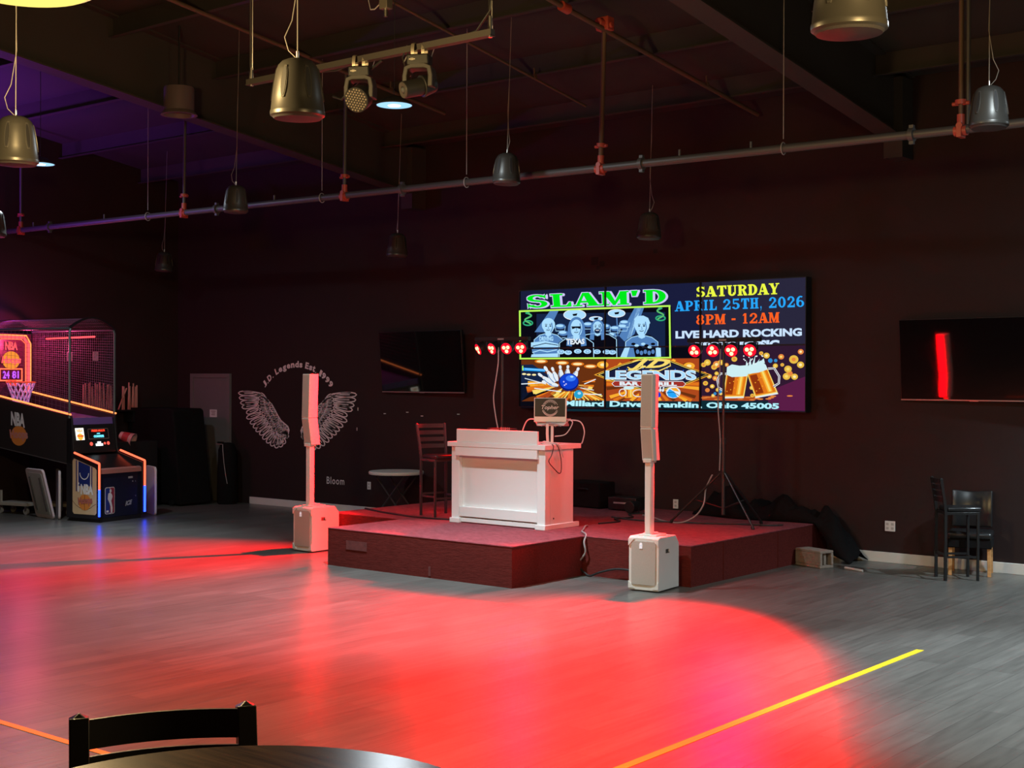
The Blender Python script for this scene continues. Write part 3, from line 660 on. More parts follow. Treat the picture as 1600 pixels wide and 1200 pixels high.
# ================================================================== RED LAMP BARS
def lamp_bar(x, y, rz, zb, legs, heads, label, spacing):
    t = thing('lamp_bar_stand', label, 'stage light', (x, y, SZ), rz)
    zb -= SZ
    MB().cyl((0, 0, .12), (0, 0, .98), .021).cyl((0, 0, .9), (0, 0, zb), .015).cyl((0, 0, .93), (0, 0, 1.0), .03).build('pole', GUN, t)
    MB().cyl((0, 0, .55), (0, 0, .62), .034).build('hub', BLACKP, t)
    for a, l in legs:
        ca, sa = math.cos(a), math.sin(a)
        g = MB().tube([(ca * .03, sa * .03, .60), (ca * l, sa * l, .018)], .013, 8).build('leg', BLACKM, t)
        MB().cyl((ca * l, sa * l, 0), (ca * (l - .02), sa * (l - .02), .03), .018).build('rubber_foot', BLACKP, g)
        MB().tube([(ca * .02, sa * .02, .2), (ca * l * .55, sa * l * .55, .285)], .008, 6).build('brace', BLACKM, t)
    MB().bx(-spacing * 1.9, spacing * 1.9, -.03, .03, zb - .02, zb + .03).build('crossbar', BLACKM, t, bevel=.006)
    MB().bx(-.05, .05, -.033, -.03, zb - .008, zb + .012).build('bar_label', GCABLE, t)
    for i, (hx, d, clus, pw, *wide) in enumerate(heads):
        d = Vector(d).normalized(); c = Vector((hx, -.02, zb - .105))
        loc_d = Matrix.Rotation(-rz, 3, 'Z') @ d
        h = MB().cyl(c + loc_d * .05, c - loc_d * .05, .080, .070, 22).build('lamp_head', BLACKP, t, bevel=.006)
        MB().strap([(hx - .085, -.02, zb - .11), (hx - .088, -.02, zb - .03), (hx, -.02, zb - .015), (hx + .088, -.02, zb - .03), (hx + .085, -.02, zb - .11)], (0, 1, 0), .025, .005).build('bracket', BLACKM, t)
        M = loc_d.to_track_quat('Z', 'Y').to_matrix()
        MB().lathe([(.074, 0), (.072, .004), (.01, .006)], c + loc_d * .049, 24, M).build('lens', LEDRED, h)
        X = Vector((1, 0, 0)); X = (X - loc_d * X.dot(loc_d)).normalized(); Z = loc_d.cross(X); Z = -Z if Z.z < 0 else Z
        b = MB()
        for q in range(3):
            a = math.radians(clus + 120 * q); p = c + loc_d * .0565 + (X * math.cos(a) + Z * math.sin(a)) * .033
            b.cyl(p, p + loc_d * .004, .023, n=14)
        b.build('bulb', LEDHOT, h)
        l = light('beam_light', 'SPOT', c + loc_d * .10, (1, .0, .002), RED_POWER * pw, t, spot_size=math.radians(wide[0] if wide else 48), spot_blend=.9, shadow_soft_size=.05)
        aim(l, loc_d)
    sl = light('spill_light', 'SPOT', (0, -.22, zb - .1), (1, .0, .0), SPILL_POWER, t, spot_size=math.radians(150), spot_blend=1, shadow_soft_size=.3)
    aim(sl, Matrix.Rotation(-rz, 3, 'Z') @ Vector((0, -1, -.7)))
    return t
def toward(sx, sy, sz, tx, ty): return (tx - sx, ty - sy, -sz)
B2 = (-7.85, 13.6)
heads2 = [(-.36, toward(-8.2, 13.6, 2.4, -7.3, 6.8), 90, 1.0), (-.12, toward(-8, 13.6, 2.4, -6.5, 7.0), 90, 1.1), (.12, toward(-7.7, 13.6, 2.4, -6.2, 7.7), 30, 1.1), (.36, toward(-7.5, 13.6, 2.4, -5.9, 7.4), 30, 1.0)]
lamp_bar(B2[0], B2[1], 0, 2.55, ((3.45, .62), (-.35, .52), (1.0, .5)), heads2, 'tripod stand with four red lamps in front of the lit screens', .25)
B1 = (-10.86, 13.25)
heads1 = [(-.33, toward(-11.2, 13.2, 2.4, -13.6, 8.6), -70, 2.3, 60), (-.11, toward(-11, 13.2, 2.4, -12.2, 6.8), 30, 1.0), (.11, toward(-10.8, 13.2, 2.4, -9.2, 6.4), 30, .9), (.33, toward(-10.5, 13.2, 2.4, -7.6, 6.2), 30, .9)]
lamp_bar(B1[0], B1[1], 0, 2.60, ((3.5, .6), (-.3, .6), (1.3, .6)), heads1, 'tripod stand with four red lamps behind the white booth', .23)

# stage clutter
t = thing('equipment_case', 'black amplifier case with printed front lying on the stage near the outlet', 'equipment case', (-9.70, 14.36, SZ), .1)
MB().bx(-.2, .2, -.13, .13, .01, .17).build('case_body', BLACKP, t, bevel=.008)
MB().bx(-.12, .08, -.133, -.13, .09, .11).build('printed_mark', mat('grey_print', (.35, .34, .33)), t)
t = thing('equipment_case', 'black handled case standing behind the booth end', 'equipment case', (-10.30, 14.42, SZ), -.1)
MB().bx(-.28, .28, -.16, .16, 0, .34).build('case_body', BLACKF, t, bevel=.02)
MB().tube([(-.08, -.16, .24), (-.07, -.19, .25), (.07, -.19, .25), (.08, -.16, .24)], .01, 6).build('handle', BLACKP, t)
t = thing('floor_lamp_can', 'small round black lamp can lying on the stage by the case', 'stage light', (-9.42, 14.10, SZ))
MB().cyl((0, -.1, .08), (0, .1, .085), .075, .06, 20).build('can', BLACKP, t, bevel=.005)
MB().bx(-.08, .08, -.02, .02, 0, .012).strap([(-.08, 0, .01), (-.085, 0, .09), (-.08, 0, .1)], (0, 1, 0), .02, .004).strap([(.08, 0, .01), (.085, 0, .09), (.08, 0, .1)], (0, 1, 0), .02, .004).build('bracket', BLACKM, t)
C = SZ + .008
cable([(-8.98, 12.5, C), (-8.9, 12.35, C + .01), (-8.75, 12.1, C), (-8.62, 11.9, C + .01), (-8.45, 11.74, C), (-8.42, 11.66, .36), (-8.40, 11.655, .25), (-8.5, 11.66, .14), (-8.56, 11.665, .10)], .010, GCABLE, 'grey cable dropping over the stage edge beside the booth')
cable([(-8.5, 11.67, .09), (-8.42, 11.66, .04), (-8.33, 11.64, .012), (-8.2, 11.63, .06), (-8.02, 11.64, .11), (-7.85, 11.64, .12), (-7.7, 11.63, .09), (-7.55, 11.63, .05)], .011, BCABLE, 'black cable arching over the floor along the stage front to the speaker box')
cable([(-12.33, 12.28, C), (-11.9, 12.1, C), (-11.5, 11.98, C + .004), (-11.1, 11.9, C), (-10.75, 11.92, C), (-10.5, 12.0, C)], .012, BCABLE, 'black cable lying across the stage to the booth foot')
cable([(-9.0, 12.75, C), (-8.95, 13.1, C), (-9.15, 13.3, C), (-9.1, 13.6, C), (-9.35, 13.9, C), (-9.2, 14.1, C)], .011, BCABLE, 'black cable winding on the stage from the booth to the small can')
cable([(-9.3, 13.45, C), (-8.9, 13.35, C), (-8.6, 13.4, C), (-8.3, 13.5, C), (-8.0, 13.6, C), (-7.7, 13.75, C), (-7.4, 13.85, C), (-7.3, 14.0, C)], .011, BCABLE, 'black cable running along the stage under the tripod')
cable([(-7.97, 13.56, 1.0), (-8.0, 13.55, .94), (-8.06, 13.56, .82), (-8.05, 13.5, .66), (-8.13, 13.45, .52), (-8.3, 13.4, .435), (-8.6, 13.5, C), (-8.9, 13.75, C), (-9.15, 13.9, C)], .009, GCABLE, 'grey cable hanging from the tripod hub and trailing over the stage')
cable([(-7.875, 13.57, 2.45), (-7.885, 13.565, 2.1), (-7.90, 13.56, 1.8), (-7.872, 13.565, 1.4), (-7.88, 13.565, 1.05)], .007, GCABLE, 'grey cable taped down the tripod pole before the screens')
cable([(-10.90, 13.22, 2.5), (-10.90, 13.22, 2.3), (-10.945, 13.22, 2.05), (-10.975, 13.22, 1.85), (-10.94, 13.22, 1.62), (-10.89, 13.22, 1.4), (-10.9, 13.22, 1.2)], .007, WCABLE, 'pale cable bowing out along the pole behind the booth')
cable([(-6.52, 13.98, .012), (-6.40, 13.93, .012), (-6.3, 13.88, .012), (-6.26, 13.87, .012)], .014, WCABLE, 'short white cable end on the floor past the concrete block')
# draped black cloth
cl = MB(); NX, NY = 60, 14; rn = random.Random(5)
ph = [rn.uniform(0, 6) for _ in range(6)]
for i in range(NX + 1):
    s_ = i / NX; x = -8.75 + 2.15 * s_
    for j in range(NY + 1):
        q = j / NY; a = math.sin(PI * q) ** .7
        hgt = (.10 + .20 * math.exp(-((s_ - .26) / .17) ** 2) + .10 * math.exp(-((s_ - .60) / .12) ** 2)) * (1 + .35 * math.sin(17 * s_ + ph[0] + 3 * q) + .2 * math.sin(41 * s_ + ph[1]))
        base = SZ
        if s_ > .77:
            k = min(1, (s_ - .77) / .12); base = SZ * (1 - k) + .16 * k * (1 - (s_ - .77) / .24); hgt = .16 + .18 * math.exp(-((s_ - .88) / .06) ** 2) + .04 * math.sin(30 * s_ + 5 * q)
            hgt *= max(.15, 1 - max(0, s_ - .92) * 8)
        y = 14.75 - .40 * (1 - q) - .06 * math.sin(9 * s_ + ph[2]) * (1 - q)
        z = base + .006 + hgt * a + (.014 * math.sin(25 * s_ + 13 * q + ph[3]) + .016 * math.sin(63 * s_ - 9 * q) + .010 * math.sin(97 * s_ + 21 * q)) * a
        cl.v.append((x, y, max(.01, z)))
for i in range(NX):
    for j in range(NY): cl.f.append((i * (NY + 1) + j, (i + 1) * (NY + 1) + j, (i + 1) * (NY + 1) + j + 1, i * (NY + 1) + j + 1))
o = cl.build('black_cloth', mat('black_drape', (.005, .0045, .005), .9, var=.3, scale=9, spec=.12), angle=180)
so = o.modifiers.new('thickness', 'SOLIDIFY'); so.thickness = .008; so.offset = 1
tag(o, 'crumpled black cloth heaped along the wall and draped off the stage end', 'cloth')
# concrete block
t = thing('concrete_block', 'grey hollow concrete block lying on the floor at the stage corner', 'block', (-6.88, 13.95, 0), .35)
blk = MB()
for a0, a1 in ((-.2, -.165), (-.018, .018), (.165, .2)): blk.bx(a0, a1, -.1, .1, 0, .194)
blk.bx(-.2, .2, -.1, -.07, 0, .194).bx(-.2, .2, .07, .1, 0, .194)
blk2 = MB().bx(-.2, .2, -.1, .1, 0, .03).bx(-.2, .2, -.1, .1, .164, .194).bx(-.2, .2, -.1, -.065, .03, .164).bx(-.2, .2, .065, .1, .03, .164).bx(-.2, .17, -.018, .018, .03, .164).bx(-.2, -.18, -.065, .065, .03, .164)
blk2.build('block_body', CONC, t, bevel=.006, rot=(0, 0, -.9 + .2))

# ================================================================== STOOLS, TABLES, CHAIRS
def stool(name, label, cat, loc, rz, wd, dp, seat_h, tot_h, nsl, m, seat_m, lean=.07, post=.026, bow=.04, flare=.0, rail_h=.05):
    """back of the stool on the -x side."""
    t = thing(name, label, cat, loc, rz)
    h, q = post / 2, wd / 2
    for sy in (-1, 1):
        y = sy * q
        f = MB().bx(dp / 2 - h, dp / 2 + h, y - h, y + h, 0, seat_h).build('leg', m, t, bevel=.003)
        p = MB().strap([(-dp / 2, y, 0), (-dp / 2, y, seat_h), (-dp / 2 - lean * .25, y + sy * flare * .3, seat_h + (tot_h - seat_h) * .3), (-dp / 2 - lean, y + sy * flare, tot_h - .012)], (0, 1, 0), post, post * 1.15)
        p.add([(-dp / 2 - lean + a * h * 1.1, y + sy * flare + b * h, tot_h - .014) for a, b in ((-1, -1), (1, -1), (1, 1), (-1, 1))] + [(-dp / 2 - lean, y + sy * flare, tot_h)], [(0, 1, 4), (1, 2, 4), (2, 3, 4), (3, 0, 4)])
        p.build('rear_leg', m, t, bevel=.002)
        MB().bx(-dp / 2, dp / 2, y - .008, y + .008, seat_h * .33, seat_h * .33 + .022).build('stretcher', m, t)
    MB().bx(dp / 2 - .008, dp / 2 + .008, -q, q, seat_h * .30, seat_h * .30 + .022).build('foot_rail', m, t)
    MB().bx(-dp / 2 - .008, -dp / 2 + .008, -q, q, seat_h * .36, seat_h * .36 + .022).build('stretcher', m, t)
    MB().bx(-dp / 2, dp / 2 + .012, -q - .01, q + .01, seat_h - .03, seat_h).build('seat_frame', m, t, bevel=.003)
    st = MB(); n = 10
    ol = [(-dp / 2 + .02, -q + .01), (dp / 2 + .04, -q - .004), (dp / 2 + .055, 0), (dp / 2 + .04, q + .004), (-dp / 2 + .02, q - .01)]
    st.prism(ol, lambda a, b: (a, b, seat_h), lambda a, b: (a, b, seat_h + .05)); st.build('seat', seat_m, t, bevel=.016)
    for i in range(nsl):
        k = (i + .35) / nsl if nsl > 2 else (i + .6) / nsl
        zz = tot_h - rail_h * .75 - (tot_h - seat_h - .10) * i / nsl
        u = (zz - seat_h) / (tot_h - seat_h); xx = -dp / 2 - lean * u ** 1.3; yq = q + flare * u
        MB().strap([(xx - bow * (1 - (2 * j / 10 - 1) ** 2), yq * (2 * j / 10 - 1), zz) for j in range(11)], (0, 0, 1), rail_h, .007).build('back_slat', m, t)
    return t
stool('bar_stool', 'dark grey ladder back bar stool standing on the stage beside the booth', 'bar stool', (-11.06, 12.31, SZ), -.28, .36, .33, .70, 1.13, 4, GUN, VINYL, flare=.02)
stool('bar_stool', 'black ladder back bar stool standing on the floor by the wall', 'bar stool', (-5.285, 14.04, 0), .69, .30, .34, .72, 1.08, 4, BLACKM, VINYL, flare=.0, lean=.05)
stool('bar_chair', 'black wooden ladder back chair pushed in behind the round bar table', 'chair', (-2.172, 1.640, .40), -.557, .345, .36, .68, 1.0, 3, mat('black_painted_wood', (.011, .011, .012), .38), VINYL, lean=.06, post=.040, bow=.035, rail_h=.062)
# dining chair behind the stool
t = thing('dining_chair', 'black vinyl dining chair with wooden legs between the bar stool and wall', 'chair', (-5.30, 14.49, 0), .28)
for sx in (-1, 1):
    MB().strap([(sx * .20, -.17, 0), (sx * .195, -.165, .42)], (1, 0, 0), .038, .035).build('leg', OAK, t, bevel=.003)
    MB().strap([(sx * .20, .19, 0), (sx * .195, .15, .30), (sx * .195, .15, .44)], (1, 0, 0), .036, .034).build('leg', OAK, t, bevel=.003)
MB().bx(-.225, .225, -.20, .19, .30, .40).build('seat_skirt', BLACKF, t, bevel=.01)
MB().bx(-.23, .23, -.22, .20, .40, .475).build('seat', VINYL, t, bevel=.03)
bk = MB()
for k, (z, yy) in enumerate(((.50, .155), (.68, .165), (.875, .20))): bk.v += [(-.21 + .42 * i / 8, yy + .035 * (1 - (i / 4 - 1) ** 2) - .01, z + (.0 if k < 2 else .02 * abs(i / 4 - 1))) for i in range(9)]
for k in range(2):
    for i in range(8): bk.f.append((k * 9 + i, k * 9 + i + 1, k * 9 + 10 + i, k * 9 + 9 + i))
o = bk.build('backrest', VINYL, t, angle=180); so = o.modifiers.new('padding', 'SOLIDIFY'); so.thickness = .035; so.offset = 0; bv = o.modifiers.new('bevel', 'BEVEL'); bv.width = .01; bv.segments = 2
# small round folding table
t = thing('folding_table', 'small round pale folding table with crossed legs beside the stage', 'table', (-13.72, 14.30, 0), .25)
MB().lathe([(.385, .695), (.40, .70), (.405, .715), (.402, .735), (.395, .742), (.02, .743)], n=48).build('table_top', CREAM, t)
for sy in (-1, 1):
    y = sy * .20
    MB().tube([(-.30, y, .0), (.26, y, .70)], .012, 8).build('leg', GUN, t)
    MB().tube([(.30, y * .9, .0), (-.26, y * .9, .70)], .012, 8).build('leg', GUN, t)
MB().tube([(-.29, -.2, .02), (-.29, .2, .02)], .010, 8).tube([(.29, -.18, .02), (.29, .18, .02)], .010, 8).build('foot_bar', GUN, t)
# round bar table in front
t = thing('bar_table', 'round dark wood bar table with worn top', 'table', (-1.521, 1.235, .368))
MB().lathe([(.38, 1.062), (.402, 1.066), (.407, 1.075), (.406, 1.095), (.400, 1.1), (.02, 1.1)], n=96).build('table_top', WOODT, t)
MB().lathe([(.045, .03), (.04, .06), (.038, 1.04), (.16, 1.06), (.16, 1.064)], n=24).build('pedestal', BLACKM, t)
MB().lathe([(.29, 0), (.29, .015), (.06, .04), (.04, .05)], n=32).build('base', BLACKM, t)
ms = MB()
for a, b, c_, d_ in ((.02, .385, .03, .378), (.03, .378, .036, .384), (-.005, .30, .0, .29)): ribbon(ms, [(a, b), (c_, d_)], .004, lambda p, q: (p, q - .06, 1.1005))
ms.build('scratch', mat('scratch_grey', (.35, .3, .27), .6), t)

# ================================================================== ITEMS ON THE WALL
def outlet(x, z, label, wd=.075, hh=.118, double=False):
    t = thing('wall_outlet', label, 'outlet', (x, YB, z))
    MB().bx(-wd / 2, wd / 2, -.008, 0, -hh / 2, hh / 2).build('plate', PLATE, t, bevel=.002)
    s_ = MB()
    for cx in ((-.03, .03) if double else (0,)):
        for cz in (-.024, .024): s_.bx(cx - .016, cx + .016, -.0095, -.008, cz - .014, cz + .014)
    s_.build('socket', mat('socket_grey', (.45, .44, .43), .5), t)
outlet(-6.341, .42, 'white double outlet plate low on the wall near the bar stool', .122, .118, True)
outlet(-9.224, .50, 'white outlet plate low on the wall above the stage deck')
outlet(-14.754, .445, 'white outlet plate on the wall between the folding table legs')
for i, (x, z) in enumerate(((-15.0, 1.62), (-15.02, 1.31), (-14.42, 1.56), (-13.95, 1.59), (-13.65, 1.54), (-12.93, 1.58))):
    o = MB().bx(x - (.004 if i < 2 else .02), x + (.004 if i < 2 else .02), YB - .012, YB, z - (.025 if i < 2 else .006), z + (.025 if i < 2 else .006)).build('wall_hook', PLATE)
    tag(o, 'tiny pale hook left on the black wall below the blank TV', 'hook', 'small hooks on the wall')
sm = MB()
for x, z, a in ((-10.50, 3.70, .07), (-10.38, 3.65, .05), (-9.54, 3.77, .04), (-10.45, 3.60, .03)): sm.bx(x - a, x + a * .6, YB - .003, YB, z - a, z + a * .5)
tag(sm.build('wall_patch', mat('filler_patch', (.006, .005, .006), .9)), 'dark rough patch on the wall above the lit screens', 'patch')
# blank TVs
def tv(x0, x1, z0, z1, y, label, yaw=0):
    t = thing('wall_tv', label, 'television', ((x0 + x1) / 2, y, (z0 + z1) / 2)); t.rotation_euler = (.085, 0, yaw); a, b = (x1 - x0) / 2, (z1 - z0) / 2
    MB().bx(-a, a, 0, .045, -b, b).build('housing', BLACKP, t, bevel=.004)
    MB().bx(-a + .008, a - .008, -.003, 0, -b + .016, b - .008).build('screen', SCREENB, t, smooth=False)
    MB().bx(-a, a, -.004, .004, -b - .003, -b + .010).build('bottom_trim', mat('trim_silver', (.45, .36, .34), .35, .6), t)
    MB().bx(-.05, .05, -.006, -.003, -b - .008, -b + .004).build('emblem', CHROME, t)
    MB().bx(-.2, .2, .045, YB - y - .02, -.2, .2).build('mount', BLACKM, t)
tv(-14.43, -12.71, 1.89, 2.80, 14.65, 'blank black TV on the wall between the wing mural and lit screens', -.045)
tv(-6.20, -4.50, 1.872, 2.785, 14.66, 'blank black TV on the wall above the bar stool with a red reflection', -.045)

# ---- wing mural
WH = [0.0023330951553017106, 1.5097151442451012e-05, -19.453, 0.00027844297284102015, -0.00300241352757137, 3.113, 0.00012782966830323126, -1.764743441423638e-07]
def art(H, x, y, yy):
    d = H[6] * x + H[7] * y + 1
    return ((H[0] * x + H[1] * y + H[2]) / d, yy, (H[3] * x + H[4] * y + H[5]) / d)
def wing(flip):
    mb = MB()
    def P(x, y):
        p = art(WH, x, y, YB - .003)
        return (-32.89 - p[0], p[1], p[2]) if flip else p
    def line(pts, wd=6.0): ribbon(mb, pts, wd * 1.2, P)
    def lerp(poly, u):
        f = u * (len(poly) - 1); i = min(int(f), len(poly) - 2); k = f - i
        return (poly[i][0] * (1 - k) + poly[i + 1][0] * k, poly[i][1] * (1 - k) + poly[i + 1][1] * k)
    tips = [(345, 428), (349, 456), (357, 486), (366, 512), (392, 545), (393, 575), (414, 606), (432, 630), (448, 652), (470, 672), (488, 697), (512, 720), (538, 738), (566, 750), (592, 744), (612, 726), (630, 690)]
    r1 = [(470, 432), (462, 458), (458, 480), (456, 498), (462, 520), (478, 545), (492, 566), (506, 584), (518, 602), (532, 622), (545, 645), (556, 664), (566, 682), (578, 692), (592, 694), (604, 690), (622, 672)]
    r2 = [(500, 450), (506, 468), (505, 490), (512, 508), (520, 530), (530, 548), (540, 566), (550, 584), (558, 602), (566, 622), (574, 642), (582, 658), (596, 664), (612, 660), (628, 650)]
    lead = [(372, 418), (420, 422), (470, 440), (510, 465), (540, 495), (560, 530), (575, 560), (592, 588), (612, 606), (634, 624), (641, 645), (630, 690)]
    line(lead, 6.5)
    def feather(a, b, wd, lw):
        dx, dy = b[0] - a[0], b[1] - a[1]; L_ = math.hypot(dx, dy); nx, ny = -dy / L_, dx / L_
        prof = [(0, .35), (.25, .75), (.55, 1), (.8, .95), (.94, .62), (1, 0), (.94, -.62), (.8, -.95), (.55, -1), (.25, -.75), (0, -.35)]
        line([(a[0] + dx * u + nx * wd * v, a[1] + dy * u + ny * wd * v) for u, v in prof], lw)
        line([(a[0] + dx * u, a[1] + dy * u) for u in (.05, .4, .72)], lw * .7)
    for a, b in zip(r1, tips): feather(a, b, 12.5, 5.2)
    n = 19
    for i in range(n): u = i / (n - 1); feather(lerp(r2, u), lerp(r1, u), 9, 4.4)
    n = 24
    for i in range(n):
        u = i / (n - 1); a = lerp(lead[3:], u); b = lerp(r2, u)
        m_ = ((a[0] + b[0]) / 2 + 2, (a[1] + b[1]) / 2); feather(m_, (b[0] - 3, b[1] + 3), 5.5, 3.4)
        if i % 2: feather((a[0] - 2, a[1] + 5), m_, 5.5, 3.2)
    rr_ = random.Random(2)
    for q in range(60):
        u = rr_.random(); k = rr_.uniform(.1, .95); a = lerp(lead[3:], u); b = lerp(r2, u)
        x, y = a[0] * (1 - k) + b[0] * k, a[1] * (1 - k) + b[1] * k
        line([(x + 5 * math.cos(c), y + 5 * math.sin(c)) for c in (0.3, 1.2, 2.1, 3.0)], 3.0)
    return mb
mu = thing('wing_mural', 'pair of white feathered wings painted on the black wall under an arched line of lettering', 'mural', (0, 0, 0))
wing(False).build('wing', PAINTW, mu); wing(True).build('wing', PAINTW, mu)
al = MB(); txt = 'J.D. Legends Est. 1999'; cx, cz, Rr = -16.40, 1.20, 1.07
wds = {'J': .9, '.': .45, 'D': 1.05, ' ': .5, 'L': .85, 'e': .95, 'g': .95, 'n': .95, 'd': .95, 's': .8, 'E': .9, 't': .65, '1': .6, '9': .95}
tot = sum(wds[c] for c in txt); a0, a1 = math.radians(137), math.radians(43); pos = 0
for c in txt:
    wv = wds[c]
    if c != ' ':
        a = a0 + (a1 - a0) * (pos + wv / 2) / tot; hw = abs(a1 - a0) * Rr * wv / tot * .44
        hh = {'.': .02, 'g': .10, 'e': .075, 'n': .075, 's': .075}.get(c, .105); dz = -.028 if c == 'g' else 0
        if c == '.': hw = .012
        tx_, tz_ = math.sin(a), -math.cos(a)
        def fn(u, v, a=a, hw=hw, hh=hh, dz=dz, tx_=tx_, tz_=tz_):
            r_ = Rr + dz + v * hh; s_ = (u * 2 - 1) * hw
            return (cx + r_ * math.cos(a) + tx_ * s_, YB - .003, cz + r_ * math.sin(a) + tz_ * s_)
        write(al, c, fn, .045)
    pos += wv
al.build('lettering', PAINTW, mu)
t = thing('wall_lettering', 'small pale word painted low on the black wall below the wings', 'lettering')
bl = MB(); write(bl, 'Bloom', lambda u, v: (-15.70 + .40 * u, YB - .003, .425 + .115 * v), .01, 0, 1.15)
bl.build('letters', mat('chalk_white', (.7, .66, .68), .7), t)

# ================================================================== LIT PICTURE SCREENS
SH = [0.0020867799344831996, 1.0829824026122813e-05, -11.844, 0.00025065367632230164, -0.0026835398519498817, 3.636, 0.00011514481558295746, 1.4113368040206447e-07]
SY = 14.655
VX0, VX1, VZ0, VZ1 = -11.692, -7.332, 1.709, 3.324
vd = thing('video_display', 'large lit picture display of six joined screens advertising a live band night', 'screen display', (0, 0, 0))
pw, phh = (VX1 - VX0) / 3, (VZ1 - VZ0) / 2
def A(k): return lambda x, y: art(SH, x, y, SY - .0015 * k)
def ell(cx, cy, rx, ry, n=22, a0=0, a1=360): return [(cx + rx * math.cos(math.radians(a0 + (a1 - a0) * i / n)), cy + ry * math.sin(math.radians(a0 + (a1 - a0) * i / n))) for i in range(n + (a1 - a0 < 360))]
class Art:
    """flat coloured shapes on the screens, one mesh per colour and picture."""
    def __init__(s, parent): s.p = parent; s.d = {}
    def mb(s, part, col): return s.d.setdefault((part, col), MB())
    def poly(s, part, col, k, pts): s.mb(part, col).face([A(k)(*p) for p in pts])
    def line(s, part, col, k, pts, wd): ribbon(s.mb(part, col), pts, wd, A(k))
    def text(s, part, col, k, txt, bl, br, tr, tl, fat=.03, shear=0, space=1, clip=None): write(s.mb(part, col), txt, quad(bl, br, tr, tl, A(k)), fat, shear, space, clip)
    def slab(s, part, col, k, txt, bl, br, tr, tl, gap=.1, dx=0, dy=0): write_slab(s.mb(part, col), txt, quad(bl, br, tr, tl, A(k)), gap, dx, dy)
    def done(s):
        for (part, col), mb in s.d.items():
            if mb.f: mb.build(part, COLS[col], s.p, smooth=False)
def sc_(n, r, g, b, k=1.0): return glow('screen_' + n, (r, g, b), k)
COLS = {
 'green': sc_('green', .0, .82, .012), 'lav': sc_('lavender', .62, .58, .95), 'lime': sc_('lime', .50, .95, .10), 'limedk': sc_('lime_dark', .30, .62, .05),
 'yell': sc_('yellow', .86, .95, .06), 'sky': sc_('sky', .02, .38, .95), 'orng': sc_('orange_red', 1, .12, .015), 'ice': sc_('ice', .60, .78, 1.0),
 'pale': sc_('pale_blue', .42, .74, 1.0), 'mid': sc_('mid_blue', .085, .22, .50), 'deep': sc_('deep_blue', .008, .018, .06), 'blk': sc_('black', .003, .003, .007),
 'navy': sc_('navy', .010, .012, .045), 'navy2': sc_('navy_grey', .022, .020, .045), 'teal': sc_('teal', .03, .42, .20), 'white': sc_('white', .92, .95, 1.0),
 'brown': sc_('brown', .14, .030, .006), 'fire': sc_('fire', .75, .18, .012), 'amber': sc_('amber', .95, .42, .03), 'gold': sc_('gold', .95, .72, .16), 'flare': sc_('flare', 1, .85, .42),
 'rust': sc_('rust', .42, .065, .012), 'ball': sc_('ball_blue', .006, .05, .62), 'ballhi': sc_('ball_light', .05, .22, .95), 'cyan': sc_('cyan', .02, .36, .62), 'balldk': sc_('ball_dark', .003, .012, .20),
 'cream': sc_('cream', .78, .86, .92), 'red': sc_('banner_red', .35, .03, .02), 'plum': sc_('plum', .030, .010, .030), 'plum2': sc_('plum_light', .10, .012, .06), 'beer': sc_('beer', .78, .20, .008), 'beerdk': sc_('beer_dark', .28, .035, .005),
 'foam': sc_('foam', .62, .86, .90), 'bokeh': sc_('bokeh_gold', .82, .50, .06), 'bokeh2': sc_('bokeh_orange', .80, .24, .05), 'bokeh3': sc_('bokeh_blue', .03, .25, .60), 'addr': sc_('address', .45, .88, .98), 'halo': sc_('address_halo', .004, .022, .034),
}
# screen bodies and bezels
for i in range(3):
    for j in range(2):
        x0, z0 = VX0 + i * pw, VZ0 + j * phh
        p = MB().bx(x0, x0 + pw, SY + .002, SY + .10, z0, z0 + phh).build('screen_panel', BLACKP, vd, smooth=False)
        MB().bx(x0 + .008, x0 + pw - .008, SY, SY + .002, z0 + .008, z0 + phh - .008).build('lit_panel', COLS['navy' if i < 2 else 'navy2'] if j else COLS['plum' if i == 2 else 'blk'], p, smooth=False)
        b = .009
        MB().bx(x0, x0 + b, SY - .030, SY, z0, z0 + phh).bx(x0 + pw - b, x0 + pw, SY - .030, SY, z0, z0 + phh).bx(x0 + b, x0 + pw - b, SY - .030, SY, z0, z0 + b).bx(x0 + b, x0 + pw - b, SY - .030, SY, z0 + phh - b, z0 + phh).build('bezel', BLACKP, p, smooth=False)
MB().bx(VX0 + .3, VX1 - .3, SY + .10, YB, VZ0 + .2, VZ1 - .2).build('wall_mount', BLACKM, vd)
a = Art(vd)
# headline
hq = ((78, 200), (812, 178), (808, 106), (70, 138))
HQ = ((80, 205), (806, 180), (806, 106), (72, 138))
for dx, dy in ((.012, -.07), (.012, .03), (-.006, -.07), (-.006, .05), (.016, -.02)): a.slab('headline_outline', 'lav', 2, "SLAM'D", *HQ, gap=.09, dx=dx, dy=dy)
a.slab('headline', 'green', 4, "SLAM'D", *HQ, gap=.09)
